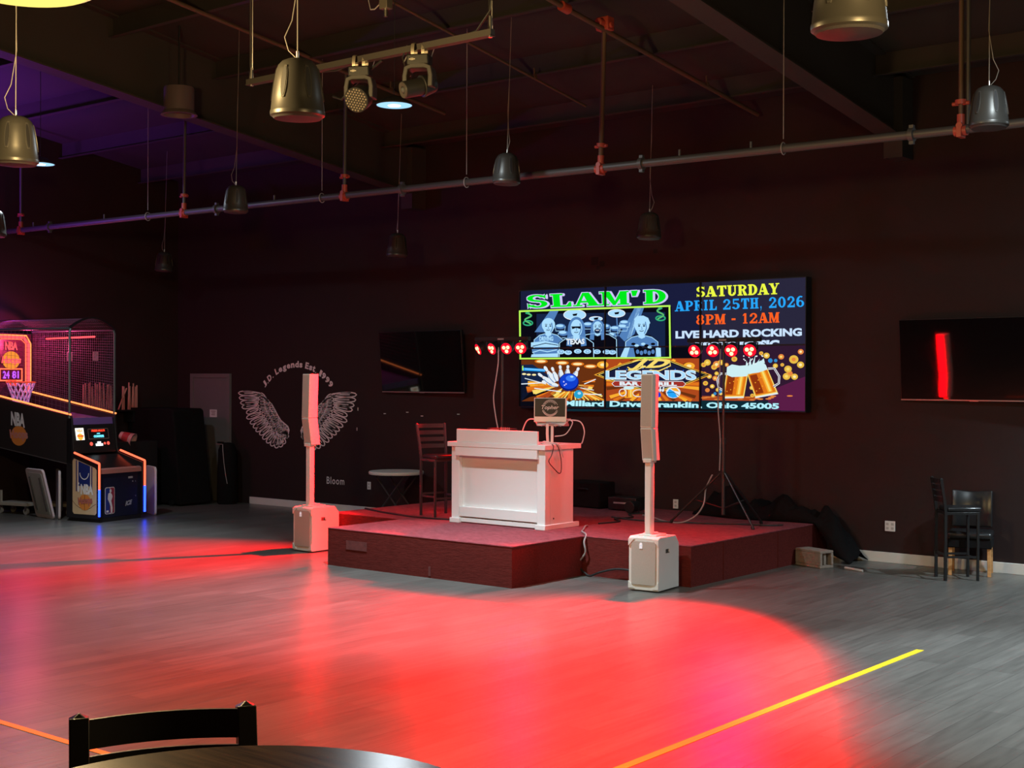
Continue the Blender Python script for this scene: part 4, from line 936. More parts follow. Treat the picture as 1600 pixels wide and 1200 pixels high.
# band photograph
part = 'band_photo'
a.poly(part, 'blk', 2, [(50, 470), (836, 464), (832, 196), (48, 222)])
a.poly(part, 'deep', 3, [(130, 455), (800, 455), (800, 225), (130, 235)])
for pts, c in (([(200, 220), (245, 218), (190, 330), (120, 330)], 'mid'), ([(640, 205), (690, 203), (640, 340), (590, 380), (560, 350)], 'mid'), ([(655, 205), (675, 204), (620, 360), (600, 365)], 'pale')): a.poly(part, c, 4, pts)
for cx, cy, rx, ry in ((330, 240, 58, 27), (548, 232, 44, 20), (440, 260, 34, 11)):
    a.poly(part, 'pale', 5, ell(cx, cy, rx, ry)); a.line(part, 'white', 6, ell(cx, cy, rx, ry) + [(cx + rx, cy)], 3)
    a.line(part, 'mid', 5, [(cx, cy + ry), (cx + 6, cy + 120)], 6); a.poly(part, 'blk', 6, [(cx - 12, cy - 4), (cx + 14, cy - 8), (cx + 10, cy + 4), (cx - 8, cy + 6)])
for cx, cy in ((255, 300), (270, 335), (400, 290), (490, 300), (540, 310), (580, 300), (520, 345), (590, 280)):
    a.poly(part, 'mid', 5, ell(cx, cy, 26, 14)); a.poly(part, 'pale', 6, ell(cx - 3, cy - 3, 20, 7)); a.line(part, 'pale', 6, [(cx - 26, cy + 2), (cx - 24, cy + 24), (cx + 22, cy + 24), (cx + 26, cy)], 3)
def man(cx, top, hw, hh, sh, bot, shirt, skin, hair, longhair=False, shades=False, beard=False, arms='cross', k=7):
    P = part; sy = top + hh * 2.1
    a.poly(P, 'blk', k, [(cx - sh - 6, bot), (cx - sh - 4, sy + 26), (cx - sh * .5, sy - 8), (cx + sh * .5, sy - 8), (cx + sh + 4, sy + 26), (cx + sh + 8, bot)])
    a.poly(P, shirt, k + 1, [(cx - sh, bot), (cx - sh + 2, sy + 28), (cx - sh * .6, sy + 4), (cx - hw * .5, sy - 4), (cx + hw * .5, sy - 4), (cx + sh * .6, sy + 4), (cx + sh - 2, sy + 28), (cx + sh, bot)])
    a.line(P, 'pale', k + 2, [(cx - sh, bot), (cx - sh + 2, sy + 28), (cx - sh * .6, sy + 4), (cx - hw * .5, sy - 4)], 4); a.line(P, 'pale', k + 2, [(cx + hw * .5, sy - 4), (cx + sh * .6, sy + 4), (cx + sh - 2, sy + 28), (cx + sh, bot)], 4)
    if longhair:
        a.poly(P, hair, k + 2, ell(cx, top + hh * 1.1, hw * 1.3, hh * 1.35))
        for s_ in (-1, 1):
            a.poly(P, hair, k + 2, [(cx + s_ * hw * 1.25, top + hh), (cx + s_ * hw * 1.55, top + hh * 3), (cx + s_ * hw * .7, top + hh * 3.1), (cx + s_ * hw * .6, top + hh)][::s_])
            for q in range(4): a.line(P, 'mid', k + 3, [(cx + s_ * hw * (.8 + .14 * q), top + hh * .8), (cx + s_ * hw * (.9 + .18 * q), top + hh * 2.8)], 2.4)
    else:
        a.poly(P, hair, k + 2, ell(cx, top + hh * .8, hw * 1.12, hh * .95))
    a.poly(P, skin, k + 3, [(cx - hw * .45, sy - 14), (cx + hw * .45, sy - 14), (cx + hw * .5, sy + 4), (cx, sy + 12), (cx - hw * .5, sy + 4)])
    a.poly(P, skin, k + 3, ell(cx, top + hh * 1.05, hw * .9, hh))
    ey = top + hh * .95
    a.line(P, 'mid', k + 4, [(cx + hw * .55, top + hh * .5), (cx + hw * .72, top + hh * 1.2), (cx + hw * .4, top + hh * 1.8)], 5)
    if shades: a.poly(P, 'blk', k + 5, [(cx - hw * .75, ey - 5), (cx + hw * .75, ey - 6), (cx + hw * .6, ey + 8), (cx + hw * .1, ey + 3), (cx - hw * .1, ey + 3), (cx - hw * .6, ey + 9)])
    else:
        for s_ in (-1, 1): a.poly(P, 'deep', k + 5, ell(cx + s_ * hw * .36, ey, hw * .17, hh * .09, 10)); a.line(P, 'deep', k + 5, [(cx + s_ * hw * .15, ey - 8), (cx + s_ * hw * .55, ey - 9)], 3)
    a.line(P, 'mid', k + 5, [(cx, ey + 3), (cx + 3, ey + hh * .38), (cx - 4, ey + hh * .42)], 3)
    a.line(P, 'deep' if not beard else 'white', k + 5, [(cx - hw * .32, top + hh * 1.48), (cx, top + hh * 1.55), (cx + hw * .32, top + hh * 1.46)], 3.4)
    if beard: a.poly(P, 'deep', k + 4, ell(cx, top + hh * 1.62, hw * .6, hh * .42)); 
    return sy
sy = man(194, 262, 31, 38, 76, 460, 'mid', 'pale', 'pale')
a.text(part, 'pale', 12, 'DRIVING', (148, 376), (220, 376), (220, 352), (148, 352), .05)
a.poly(part, 'pale', 12, [(104, 384), (180, 376), (252, 392), (252, 408), (104, 408)]); a.line(part, 'deep', 13, [(112, 404), (180, 388), (244, 398)], 4); a.poly(part, 'mid', 12, [(108, 416), (248, 416), (244, 440), (112, 440)])
a.line(part, 'pale', 13, [(112, 436), (150, 424), (190, 432), (240, 422)], 5); a.poly(part, 'pale', 13, [(108, 446), (250, 440), (246, 460), (104, 460)])
man(450, 272, 27, 32, 100, 460, 'blk', 'pale', 'mid', longhair=True, beard=True, k=7)
man(342, 262, 34, 46, 90, 460, 'blk', 'pale', 'mid', longhair=True, shades=True, k=13)
a.text(part, 'cream', 19, 'TEXAS', (290, 396), (386, 392), (386, 364), (290, 364), .05)
for cx in (262, 300, 350, 400, 450, 500, 530): a.poly(part, 'pale', 19, ell(cx, 430 + (cx % 7), 20, 12, 12)); a.line(part, 'mid', 20, ell(cx + 2, 432, 10, 6, 10), 3)
man(682, 252, 35, 48, 86, 462, 'mid', 'pale', 'pale', k=13)
a.poly(part, 'pale', 15, [(642, 262), (660, 246), (690, 244), (715, 256), (726, 282), (714, 300), (706, 276), (670, 268), (652, 290)])
for q in range(7): a.poly(part, 'pale' if q % 2 else 'blk', 20, ell(640 + q * 17, 392 + 8 * (q % 3), 12, 7, 9))
a.poly(part, 'blk', 19, [(640, 412), (760, 410), (752, 458), (650, 460)]); 
for q in range(5): a.poly(part, 'mid', 20, ell(662 + q * 20, 432 + 6 * (q % 2), 9, 12, 9))
a.poly(part, 'pale', 20, [(596, 408), (622, 408), (606, 460), (572, 460)]); a.poly(part, 'pale', 20, [(756, 412), (782, 412), (784, 458), (760, 458)])
fr = [(48, 222), (832, 194), (836, 464), (50, 469), (48, 222)]
a.line('photo_border', 'lime', 24, [(46, 222), (834, 194)], 9); a.line('photo_border', 'lime', 24, [(48, 468), (838, 463)], 8); a.line('photo_border', 'lime', 24, [(50, 220), (53, 468)], 9); a.line('photo_border', 'lime', 24, [(829, 194), (833, 464)], 9)
for cx, cy, f_ in ((92, 265, 1), (782, 240, -1)):
    pts = [(cx + f_ * (18 * math.sin(u * 8)) * (1 - .25 * u), cy - 32 + 58 * u) for u in [q / 26 for q in range(27)]]
    a.line('snake_emblem', 'teal', 22, pts, 9); a.line('snake_emblem', 'limedk', 23, pts, 2.4); a.line('snake_emblem', 'teal', 22, ell(cx, cy + 18, 24, 12) + [(cx + 24, cy + 18)], 7); a.poly('snake_emblem', 'teal', 22, ell(cx - 2, cy - 34, 12, 6, 12))
# dates
a.poly('date_backdrop', 'navy2', 1, [(985, 72), (1530, 42), (1532, 390), (985, 400)])
a.slab('date_line', 'yell', 4, 'SATURDAY', (962, 148), (1392, 132), (1392, 74), (960, 94), gap=.06)
a.slab('date_line', 'sky', 4, 'APRIL 25TH, 2026', (852, 222), (1526, 198), (1524, 140), (852, 170), gap=.10)
a.slab('date_line', 'orng', 4, '8PM - 12AM', (960, 292), (1392, 280), (1392, 226), (960, 240), gap=.10)
a.text('date_line', 'ice', 4, 'LIVE HARD ROCKING', (854, 364), (1512, 350), (1512, 308), (854, 324), .045)
a.text('date_line', 'ice', 4, 'PARTY MUSIC', (955, 420), (1392, 416), (1396, 370), (957, 376), .06, 0, 1, .46)
# bowling picture
part = 'bowling_picture'
a.poly(part, 'brown', 2, [(50, 474), (488, 470), (490, 688), (50, 690)])
a.poly(part, 'deep', 3, [(50, 500), (110, 498), (200, 560), (120, 620), (50, 690)]); a.poly(part, 'blk', 3, [(50, 605), (150, 600), (240, 640), (95, 668), (50, 690)])
rb = random.Random(4)
for q in range(46):
    an = math.radians(rb.uniform(5, 175) if q % 3 else rb.uniform(-20, 200)); r0, r1 = rb.uniform(40, 80), rb.uniform(100, 230); wd = rb.uniform(4, 13)
    cx, cy = 300, 596
    p0 = (cx + r0 * math.cos(an), cy + r0 * .62 * math.sin(an)); p1 = (cx + r1 * math.cos(an), cy + r1 * .62 * math.sin(an))
    if p1[0] < 58 or p1[0] > 484 or p1[1] > 684 or p1[1] < 480: continue
    nx, ny = -math.sin(an) * wd, math.cos(an) * wd
    a.poly(part, ('fire', 'amber', 'rust', 'gold')[q % 4], 4 + q % 3, [p0, (p1[0] + nx, p1[1] + ny), (p1[0] - nx, p1[1] - ny)])
for q in range(16):
    an = math.radians(20 + 9 * q); a.line(part, ('amber', 'fire', 'gold')[q % 3], 6, [(330 + 60 * math.cos(an), 640), (330 + 150 * math.cos(an) + 10, 684)], 7)
for cx, cy in ((155, 482), (265, 490), (345, 496), (412, 508)): a.poly(part, 'fire', 6, ell(cx, cy, 34, 11)); a.poly(part, 'flare', 7, ell(cx, cy, 24, 6))
a.poly(part, 'sky', 5, [(62, 515), (180, 522), (175, 536), (60, 530)]); a.line(part, 'pale', 6, [(70, 521), (172, 528)], 3)
for cx, cy in ((66, 548), (90, 551), (118, 552)): a.poly(part, 'flare', 6, ell(cx, cy, 11, 5))
a.poly(part, 'lime', 6, rc(56, 62, 505, 530))
for p0, p1, wd in (((52, 600), (190, 592), 5), ((70, 570), (180, 600), 4), ((380, 600), (440, 575), 5), ((360, 620), (430, 632), 4), ((260, 640), (120, 622), 5), ((330, 650), (470, 655), 5)): a.line(part, 'cream', 8, [p0, p1], wd)
def pin(bx, by, tx, ty, s_, k=9):
    dx, dy = tx - bx, ty - by; L_ = math.hypot(dx, dy); ux, uy = dx / L_, dy / L_; nx, ny = -uy, ux
    prof = [(0, 7), (.15, 12), (.35, 15), (.55, 10), (.7, 5.5), (.82, 8), (.93, 8), (1, 3)]
    pts = [(bx + dx * u + nx * w_ * s_, by + dy * u + ny * w_ * s_) for u, w_ in prof] + [(bx + dx * u - nx * w_ * s_, by + dy * u - ny * w_ * s_) for u, w_ in prof[::-1]]
    a.poly(part, 'cream', k, pts)
    a.line(part, 'mid', k + 1, [(bx + dx * u - nx * w_ * s_ * .7, by + dy * u - ny * w_ * s_ * .7) for u, w_ in prof[:4]], 4 * s_); a.line(part, 'fire', k + 1, [(bx + dx * .68 + nx * 5 * s_, by + dy * .68 + ny * 5 * s_), (bx + dx * .68 - nx * 5 * s_, by + dy * .68 - ny * 5 * s_)], 3 * s_)
for b_ in ((228, 590, 172, 508, 1), (240, 585, 212, 512, .9), (262, 570, 254, 502, .9), (292, 560, 296, 502, .9), (325, 570, 352, 514, .9), (215, 600, 140, 545, .9), (245, 610, 160, 585, .8)): pin(*b_)
a.poly(part, 'balldk', 12, ell(301, 590, 52, 46, 30)); a.poly(part, 'ball', 13, ell(302, 586, 47, 40, 30)); a.poly(part, 'ballhi', 14, ell(312, 570, 26, 16)); a.poly(part, 'pale', 15, ell(318, 562, 9, 5))
for cx, cy in ((276, 588), (288, 600), (280, 606)): a.poly(part, 'lav', 15, ell(cx, cy, 4, 4, 10))
a.poly(part, 'cyan', 12, ell(352, 654, 24, 22)); a.poly(part, 'pale', 13, ell(356, 648, 9, 7))
# logo
part = 'logo_picture'
a.poly(part, 'rust', 2, [(490, 470), (980, 466), (982, 690), (492, 688)])
for q in range(40):
    an = 2 * PI * q / 40; r1 = 300; p1 = (735 + 250 * math.cos(an), 600 + 150 * math.sin(an)); p1 = (min(978, max(494, p1[0])), min(686, max(472, p1[1])))
    a.poly(part, ('fire', 'amber', 'rust', 'brown')[q % 4], 3, [(735, 600), (p1[0] + 9 * math.sin(an), p1[1] - 9 * math.cos(an)), (p1[0] - 9 * math.sin(an), p1[1] + 9 * math.cos(an))])
for cx, cy in ((470, 500), (920, 506)): a.poly(part, 'amber', 4, ell(cx + 5, cy, 30, 18)); a.poly(part, 'flare', 5, ell(cx + 5, cy, 13, 8))
dm = [(430, 552), (560, 500), (690, 462), (830, 474), (920, 510), (1042, 552), (920, 600), (790, 636), (690, 636), (560, 600)]
a.poly(part, 'amber', 6, dm); sk = lambda f: [(735 + (x - 735) * f, 552 + (y - 552) * f) for x, y in dm]
a.poly(part, 'blk', 7, sk(.965)); a.line(part, 'gold', 8, sk(.92) + [sk(.92)[0]], 3); a.poly(part, 'navy', 8, sk(.86))
for q in range(9): a.poly(part, 'ballhi', 9, ell(560 + q * 42, 518 + (q % 3) * 6, 3, 3, 8))
a.text(part, 'gold', 11, 'J.D', (606, 530), (808, 530), (834, 470), (632, 470), .05, .35)
a.line(part, 'gold', 11, [(606, 512), (640, 532), (680, 515), (694, 474), (650, 478), (632, 486)], 6); a.line(part, 'gold', 11, [(720, 528), (770, 532), (830, 505), (826, 478), (770, 470), (716, 476)], 6)
a.text(part, 'pale', 12, 'LEGENDS', (490, 574), (964, 578), (962, 530), (490, 532), .03); a.text(part, 'white', 11, 'LEGENDS', (488, 577), (966, 581), (964, 527), (488, 529), .055)
a.poly(part, 'red', 12, [(526, 598), (540, 584), (896, 586), (910, 600), (896, 614), (540, 612)]); a.line(part, 'cream', 13, [(526, 598), (540, 584), (896, 586), (910, 600), (896, 614), (540, 612), (526, 598)], 3)
a.text(part, 'cream', 14, 'BAR & GRILL', (566, 608), (864, 610), (864, 590), (566, 588), .06)
a.poly(part, 'amber', 12, [(588, 620), (640, 620), (638, 672), (592, 672)]); a.poly(part, 'foam', 13, ell(614, 620, 28, 9)); a.line(part, 'cream', 13, ell(582, 644, 18, 18) + [(600, 644)], 5); a.line(part, 'rust', 13, [(606, 630), (606, 668)], 6); a.line(part, 'gold', 13, [(624, 630), (624, 668)], 8)
a.poly(part, 'ball', 13, ell(764, 656, 17, 15)); 
for q in range(4): part_ = part; pin(752 + q * 12, 640, 742 + q * 18, 610 + abs(q - 1.5) * 4, .45, 12)
a.line(part, 'cream', 12, ell(664, 648, 30, 18) + [(694, 648)], 4); a.poly(part, 'rust', 12, ell(690, 652, 24, 20))
a.poly(part, 'cream', 12, ell(845, 644, 38, 30, 28)); a.poly(part, 'sky', 13, [(812, 644), (826, 626), (850, 640), (868, 668), (842, 672), (820, 664)]); a.poly(part, 'amber', 13, [(830, 622), (860, 620), (878, 640), (850, 636)]); a.line(part, 'deep', 14, [(812, 646), (846, 642), (876, 660)], 3)
# beer picture
part = 'beer_picture'
a.poly(part, 'plum2', 1, [(1330, 640), (1530, 560), (1532, 740), (1340, 735)])
rb = random.Random(9)
bk = [(1020, 488, 16), (1055, 512, 14), (1068, 498, 18), (1090, 488, 14), (1160, 470, 14), (1328, 452, 15), (1404, 458, 14), (1470, 472, 22), (1505, 500, 17), (1440, 522, 18), (1448, 546, 15), (1474, 562, 16), (1432, 560, 18), (1410, 500, 9), (1506, 432, 14), (1374, 505, 12), (1000, 500, 12), (1030, 560, 12), (1060, 570, 13), (1010, 596, 12), (1045, 612, 11), (1074, 630, 10), (1020, 632, 11), (1090, 650, 9), (1250, 620, 10), (1254, 660, 10), (1005, 545, 9), (1068, 545, 10), (1300, 440, 10), (1050, 660, 9), (1120, 500, 10), (1250, 580, 8)]
for q, (cx, cy, r_) in enumerate(bk): a.poly(part, ('bokeh', 'bokeh', 'bokeh2', 'bokeh')[q % 4], 3 + q % 2, ell(cx, cy, r_ * 1.1, r_, 16)); a.poly(part, ('gold', 'bokeh2', 'flare')[q % 3], 5, ell(cx, cy, r_ * .5, r_ * .45, 10))
for cx, cy, r_ in ((1348, 478, 12), (1376, 478, 9), (1086, 640, 10), (1060, 650, 8)): a.poly(part, 'bokeh3', 5, ell(cx, cy, r_, r_, 12))
for q in range(14): cx = rb.uniform(1000, 1500); a.poly(part, 'bokeh2', 3, ell(cx, rb.uniform(660, 684), 16, 4, 10))
a.poly(part, 'rust', 3, [(992, 662), (1300, 666), (1260, 688), (992, 684)])
def mug(q, foamtop, hand, lean):
    bl, br, tr_, tl = q
    f = quad(bl, br, tr_, tl, lambda x, y: (x, y))
    a.poly(part, 'gold', 7, [f(-.06, -.04), f(1.06, -.04), f(1.04, 1.02), f(-.04, 1.02)]); a.poly(part, 'beer', 8, [f(0, .06), f(1, .06), f(1, 1), f(0, 1)]); a.poly(part, 'beerdk', 9, [f(.04, .12), f(.42, .12), f(.42, .92), f(.06, .95)]); a.poly(part, 'amber', 9, [f(.62, .1), f(.86, .1), f(.86, .98), f(.62, .98)]); a.poly(part, 'gold', 10, [f(.70, .12), f(.80, .12), f(.80, .96), f(.70, .96)])
    a.poly(part, 'fire', 9, [f(.44, .1), f(.56, .1), f(.56, .95), f(.44, .95)])
    a.poly(part, 'cream', 9, [f(-.05, -.04), f(1.05, -.04), f(1.05, .02), f(-.05, .02)])
    for q_ in range(9): a.poly(part, 'amber', 10, ell(*f(.12 + .09 * q_, .25 + .07 * ((q_ * 5) % 9)), 3, 3, 7))
    a.line(part, 'white', 10, hand, 11); a.line(part, 'plum', 11, hand, 4)
mug(((1108, 670), (1206, 668), (1228, 548), (1124, 544)), 0, [(1124, 548), (1090, 545), (1074, 580), (1082, 620), (1112, 640)], 0)
mug(((1276, 668), (1382, 648), (1330, 520), (1234, 552)), 0, [(1338, 520), (1370, 518), (1396, 560), (1394, 596), (1366, 614)], 0)
a.poly(part, 'foam', 11, [(1122, 552), (1124, 512), (1150, 498), (1190, 505), (1232, 502), (1240, 540), (1226, 560), (1150, 564)]); a.poly(part, 'foam', 11, [(1232, 548), (1228, 508), (1262, 496), (1300, 478), (1326, 500), (1336, 524), (1290, 540)])
for pts in ([(1238, 506), (1246, 462), (1252, 504)], [(1254, 504), (1272, 450), (1268, 500)], [(1270, 500), (1296, 468), (1284, 496)], [(1222, 506), (1226, 478), (1236, 504)], [(1296, 486), (1316, 466), (1322, 492)]): a.poly(part, 'foam', 12, pts)
for q in range(16): a.poly(part, 'white', 12, ell(rb.uniform(1210, 1320), rb.uniform(450, 500), 3.5, 3.5, 7))
# address
a.poly('address_band', 'halo', 1, [(270, 742), (1396, 748), (1396, 690), (270, 682)]); a.poly('address_band', 'blk', 2, [(50, 725), (1400, 748), (1400, 738), (50, 715)])
a.text('address_line', 'addr', 4, 'Millard Drive, Franklin, Ohio 45005', (272, 720), (1392, 736), (1394, 700), (274, 684), .042)
a.done()

# ================================================================== BASKETBALL ARCADE MACHINE
ARC = thing('basketball_arcade_machine', 'black basketball arcade machine with glowing neon edges and a wire cage', 'arcade machine', (-16.82, 11.37, 0), math.atan2(-.17, -.985))
def L3(u, v, z): return (u, -v, z)
WD = .88
CAB = mat('arcade_black', (.014, .013, .015), .35); NAVYP = mat('arcade_navy_door', (.010, .012, .035), .3)
def lp(poly, v0, v1): return MB().prism(poly, lambda a, b: L3(a, v0, b), lambda a, b: L3(a, v1, b))
def lb(u0, u1, v0, v1, z0, z1): return MB().bx(u0, u1, -v1, -v0, z0, z1)
prof = [(-.01, .05), (-.01, .83), (.49, .97), (.52, 1.06), (.56, 1.50), (.66, 1.50), (.66, .05)]
for v in (0, WD - .03): lp(prof, v, v + .03).build('side_panel', CAB, ARC, bevel=.004)
lb(.02, .62, .03, WD - .03, 0, .06).build('plinth', CAB, ARC)
dr = lb(.03, .06, .03, WD - .03, .06, .70).build('front_door', NAVYP, ARC, bevel=.004)
lp([(.01, .70), (.01, .76), (.05, .78), (.05, .70)], .03, WD - .03).build('front_sill', mat('arcade_sill', (.45, .20, .18), .4), ARC)
lp([(.05, .76), (.05, .70), (.48, .86), (.48, .95)], .03, WD - .03).build('ball_return', CAB, ARC)
ct = lp([(.52, .98), (.60, 1.40), (.64, 1.40), (.64, .98)], .03, WD - .03).build('control_panel', CAB, ARC, bevel=.004)
lp([(.60, 1.40), (.62, 1.50), (.66, 1.50), (.66, 1.40)], .03, WD - .03).build('ramp_lip', mat('arcade_violet', (.16, .10, .34), .4), ARC)
# control panel face: a = along width, b = up the slope
def face(a, b, d=.004): q = b / .43; return L3(.52 + .08 * q - d, .03 + a, .98 + .42 * q)
def fpoly(mb, pts, d): mb.face([face(x, y, d) for x, y in pts]); return mb
GLY = glow('arcade_white_lit', (1, .95, .8), 1.6)
fpoly(MB(), rc(.06, .22, .20, .38), .006).build('lit_badge', GLY, ct, smooth=False)
m_ = MB(); fpoly(m_, ell(.14, .25, .055, .05), .009); m_.build('badge_ball', glow('badge_orange', (1, .45, .05), 1.3), ct, smooth=False)
m_ = MB(); write(m_, 'Hoops', lambda u, v: face(.075 + .13 * u, .235 + .05 * v, .012), .05, .2); m_.build('badge_lettering', glow('badge_red', (.8, .05, .02), 1), ct, smooth=False)
m_ = MB(); write(m_, 'NBA', lambda u, v: face(.08 + .12 * u, .315 + .05 * v, .012), .06); m_.build('badge_heading', glow('badge_heading', (.9, .6, .3), 1), ct, smooth=False)
m_ = MB()
for p0 in (rc(.30, .70, .355, .362), rc(.30, .70, .205, .212), rc(.30, .307, .205, .362), rc(.693, .70, .205, .362)): fpoly(m_, p0, .006)
m_.build('display_border', mat('display_border', (.35, .25, .2), .4), ct, smooth=False)
m_ = MB(); write(m_, 'PRESS MULTI', lambda u, v: face(.37 + .26 * u, .315 + .032 * v, .008), .07); m_.build('red_display_text', glow('display_red', (1, .05, .02), 1.6), ct, smooth=False)
m_ = MB(); write(m_, 'COMPETE', lambda u, v: face(.40 + .20 * u, .228 + .036 * v, .008), .08); fpoly(m_, rc(.47, .53, .28, .295), .008); m_.build('blue_display_text', glow('display_cyan', (.15, .75, 1), 1.6), ct, smooth=False)
for cx, w_ in ((.335, .03), (.60, .02), (.67, .028)):
    m_ = MB(); fpoly(m_, ell(cx, .135, w_, w_ * .95, 16), .008); m_.build('lit_button', glow('button_red', (1, .10, .07), 1.5), ct, smooth=False)
m_ = MB(); fpoly(m_, rc(.42, .56, .10, .135), .008); fpoly(m_, rc(.455, .525, .14, .165), .008); m_.build('lit_start_button', glow('button_white', (.85, .95, 1), 2), ct, smooth=False)
# ramp body and surface
for v in (0, WD - .025):
    lp([(.56, .82), (.56, 1.53), (2.42, 1.84), (2.42, 1.08)], v, v + .025).build('ramp_side', mat('arcade_side', (.020, .016, .016), .45), ARC, bevel=.003)
lp([(.56, .815), (.56, .835), (2.42, 1.095), (2.42, 1.075)], 0, .02).build('edge_trim', mat('edge_grey', (.12, .11, .11), .4), ARC)
lp([(.62, 1.42), (.62, 1.46), (2.40, 1.66), (2.40, 1.60)], .025, WD - .025).build('ramp', mat('arcade_ramp', (.16, .09, .30), .45), ARC)
lp([(.56, .82), (.56, .86), (2.42, 1.12), (2.42, 1.08)], .025, WD - .025).build('ramp_underside', CAB, ARC)
def neon(pts, m, nm, r=.014, par=ARC): return MB().tube([L3(*p) for p in pts], r, 10).build(nm, m, par)
neon([(.57, -.004, 1.555), (2.38, -.004, 1.865)], NEONO, 'rail_neon'); neon([(.57, WD + .004, 1.555), (2.38, WD + .004, 1.865)], NEONO, 'rail_neon')
for v in (-.012, WD + .012):
    neon([(.485, v, 1.0), (-.015, v, .858), (-.018, v, .85), (-.018, v, .48)], NEONR, 'edge_neon', .015)
    neon([(-.018, v, .478), (-.018, v, .09)], NEONB, 'edge_neon', .015)
# cage
FR = mat('cage_frame', (.10, .14, .15), .4, .3)
hz = lambda v: 2.815 + .165 * math.sin(PI * min(1, max(0, v / WD))) ** .9
for v in (0, WD): MB().tube([L3(.60, v, 1.5), L3(.60, v, 2.76), L3(.60, v + (.02 if v == 0 else -.02), 2.815)], .018, 10).build('cage_post', FR, ARC); MB().tube([L3(.60, v, 2.815), L3(2.38, v, 2.815)], .016, 10).build('cage_rail', FR, ARC)
for u in (.60, 2.38): MB().strap([L3(u, WD * i / 24, hz(WD * i / 24) + .005) for i in range(25)], (1, 0, 0), .05, .022).build('cage_arch', CAB, ARC)
NETM = mat('cage_net', (.16, .09, .15), .5)
def mesh_net(nm, fn, nu, nv, r=.0028):
    g = MB()
    for i in range(nu + 1): g.tube([fn(i / nu, j / 6) for j in range(7)], r, 4)
    for j in range(nv + 1): g.tube([fn(i / 6, j / nv) for i in range(7)], r, 4)
    return g.build(nm, NETM, ARC, smooth=False)
mesh_net('side_net', lambda a, b: L3(.62 + 1.74 * a, WD - .004, 1.57 + .30 * a + (1.24 - .30 * a) * b), 40, 30)
mesh_net('side_net', lambda a, b: L3(.62 + 1.74 * a, .004, 1.57 + .30 * a + (1.24 - .30 * a) * b), 20, 16, .0020)
mesh_net('roof_net', lambda a, b: L3(.62 + 1.74 * a, WD * b, hz(WD * b) - .002), 44, 10)
# backboard
bd = lb(2.36, 2.40, .04, WD - .04, 1.80, 2.78).build('backboard', mat('arcade_backboard', (.05, .015, .03), .4), ARC, bevel=.004)
bp_ = [(2.35, .06, 1.86), (2.35, .06, 2.64), (2.35, .16, 2.76), (2.35, WD - .16, 2.76), (2.35, WD - .06, 2.64), (2.35, WD - .06, 1.86)]
for k_, (of, m0, r0) in enumerate(((0, NEONO, .011), (.05, NEONP, .026), (.10, NEONR, .008))):
    neon([(2.345, .06 + of, 1.86), (2.345, .06 + of, 2.62), (2.345, .15 + of, 2.75 - of * .6), (2.345, WD - .15 - of, 2.75 - of * .6), (2.345, WD - .06 - of, 2.62), (2.345, WD - .06 - of, 1.86)], m0, 'board_neon', r0)
def bd_(v, z, d=.012): return L3(2.36 - d, v, z)
m_ = MB(); m_.face([bd_(*p) for p in ell(.44, 2.36, .17, .14)]); m_.build('emblem_ball', glow('emblem_orange', (1, .30, .04), 1.0), bd, smooth=False)
m_ = MB(); write(m_, 'Hoops', lambda u, v: bd_(.25 + .38 * u, 2.28 + .14 * v, .016), .05, .2); m_.build('emblem_lettering', NEONP, bd, smooth=False)
m_ = MB(); write(m_, 'NBA', lambda u, v: bd_(.32 + .24 * u, 2.52 + .13 * v, .016), .05); m_.build('emblem_heading', NEONP, bd, smooth=False)
m_ = MB()
for p0 in (rc(.22, .66, 2.215, 2.235), rc(.22, .66, 2.035, 2.055), rc(.22, .24, 2.035, 2.235), rc(.64, .66, 2.035, 2.235)): m_.face([bd_(*p) for p in p0])
m_.build('score_frame', NEONR, bd, smooth=False)
m_ = MB(); write(m_, '81', lambda u, v: bd_(.46 + .13 * u, 2.075 + .12 * v), .04); write(m_, '24', lambda u, v: bd_(.28 + .13 * u, 2.075 + .12 * v), .04); m_.build('score_digits', glow('score_violet', (.55, .10, .95), 1.4), bd, smooth=False)
neon([(2.0, WD - .06, 2.70), (.95, WD - .06, 2.72)], NEONP, 'roof_neon', .014)
# hoop and net
hp = Vector(L3(2.13, .44, 2.02))
MB().tube([hp + Vector((.21 * math.cos(q), .21 * math.sin(q), 0)) for q in [2 * PI * i / 28 for i in range(28)]], .012, 8, closed=True).bx(2.3, 2.36, -.50, -.38, 1.96, 2.05).build('hoop_ring', mat('hoop_orange', (.75, .15, .04), .4, emit=(1, .12, .05), strength=.25), ARC)
n_ = MB()
for i in range(14):
    for s_ in (-1, 1):
        n_.tube([hp + Vector((r_ * math.cos(2 * PI * (i + s_ * q) / 14), r_ * math.sin(2 * PI * (i + s_ * q) / 14), -dz)) for r_, dz, q in ((.21, 0, 0), (.18, .09, .5), (.145, .18, 1), (.12, .27, 1.5), (.115, .31, 1.8))], .008, 5)
n_.build('hoop_net', mat('lit_look_net_cord', (.72, .66, .80), .6, emit=(.45, .25, .9), strength=.18), ARC)  # faint violet emission in the cord stands for light falling on the net
# legs
for v in (.06, WD - .06):
    g = lb(2.26, 2.34, v - .03, v + .03, .03, 1.12).build('rear_leg', CAB, ARC)
    MB().cyl(L3(2.3, v, 0), L3(2.3, v, .03), .04).build('foot', BLACKP, g)
light('wall_glow_light', 'POINT', L3(2.54, .10, 3.0), (.16, .07, 1.0), 13, ARC, shadow_soft_size=.08)  # unseen light added to throw a violet glow on the wall behind
light('cage_light', 'POINT', L3(2.0, .44, 2.62), (1.0, .07, .24), 42, ARC, shadow_soft_size=.1)
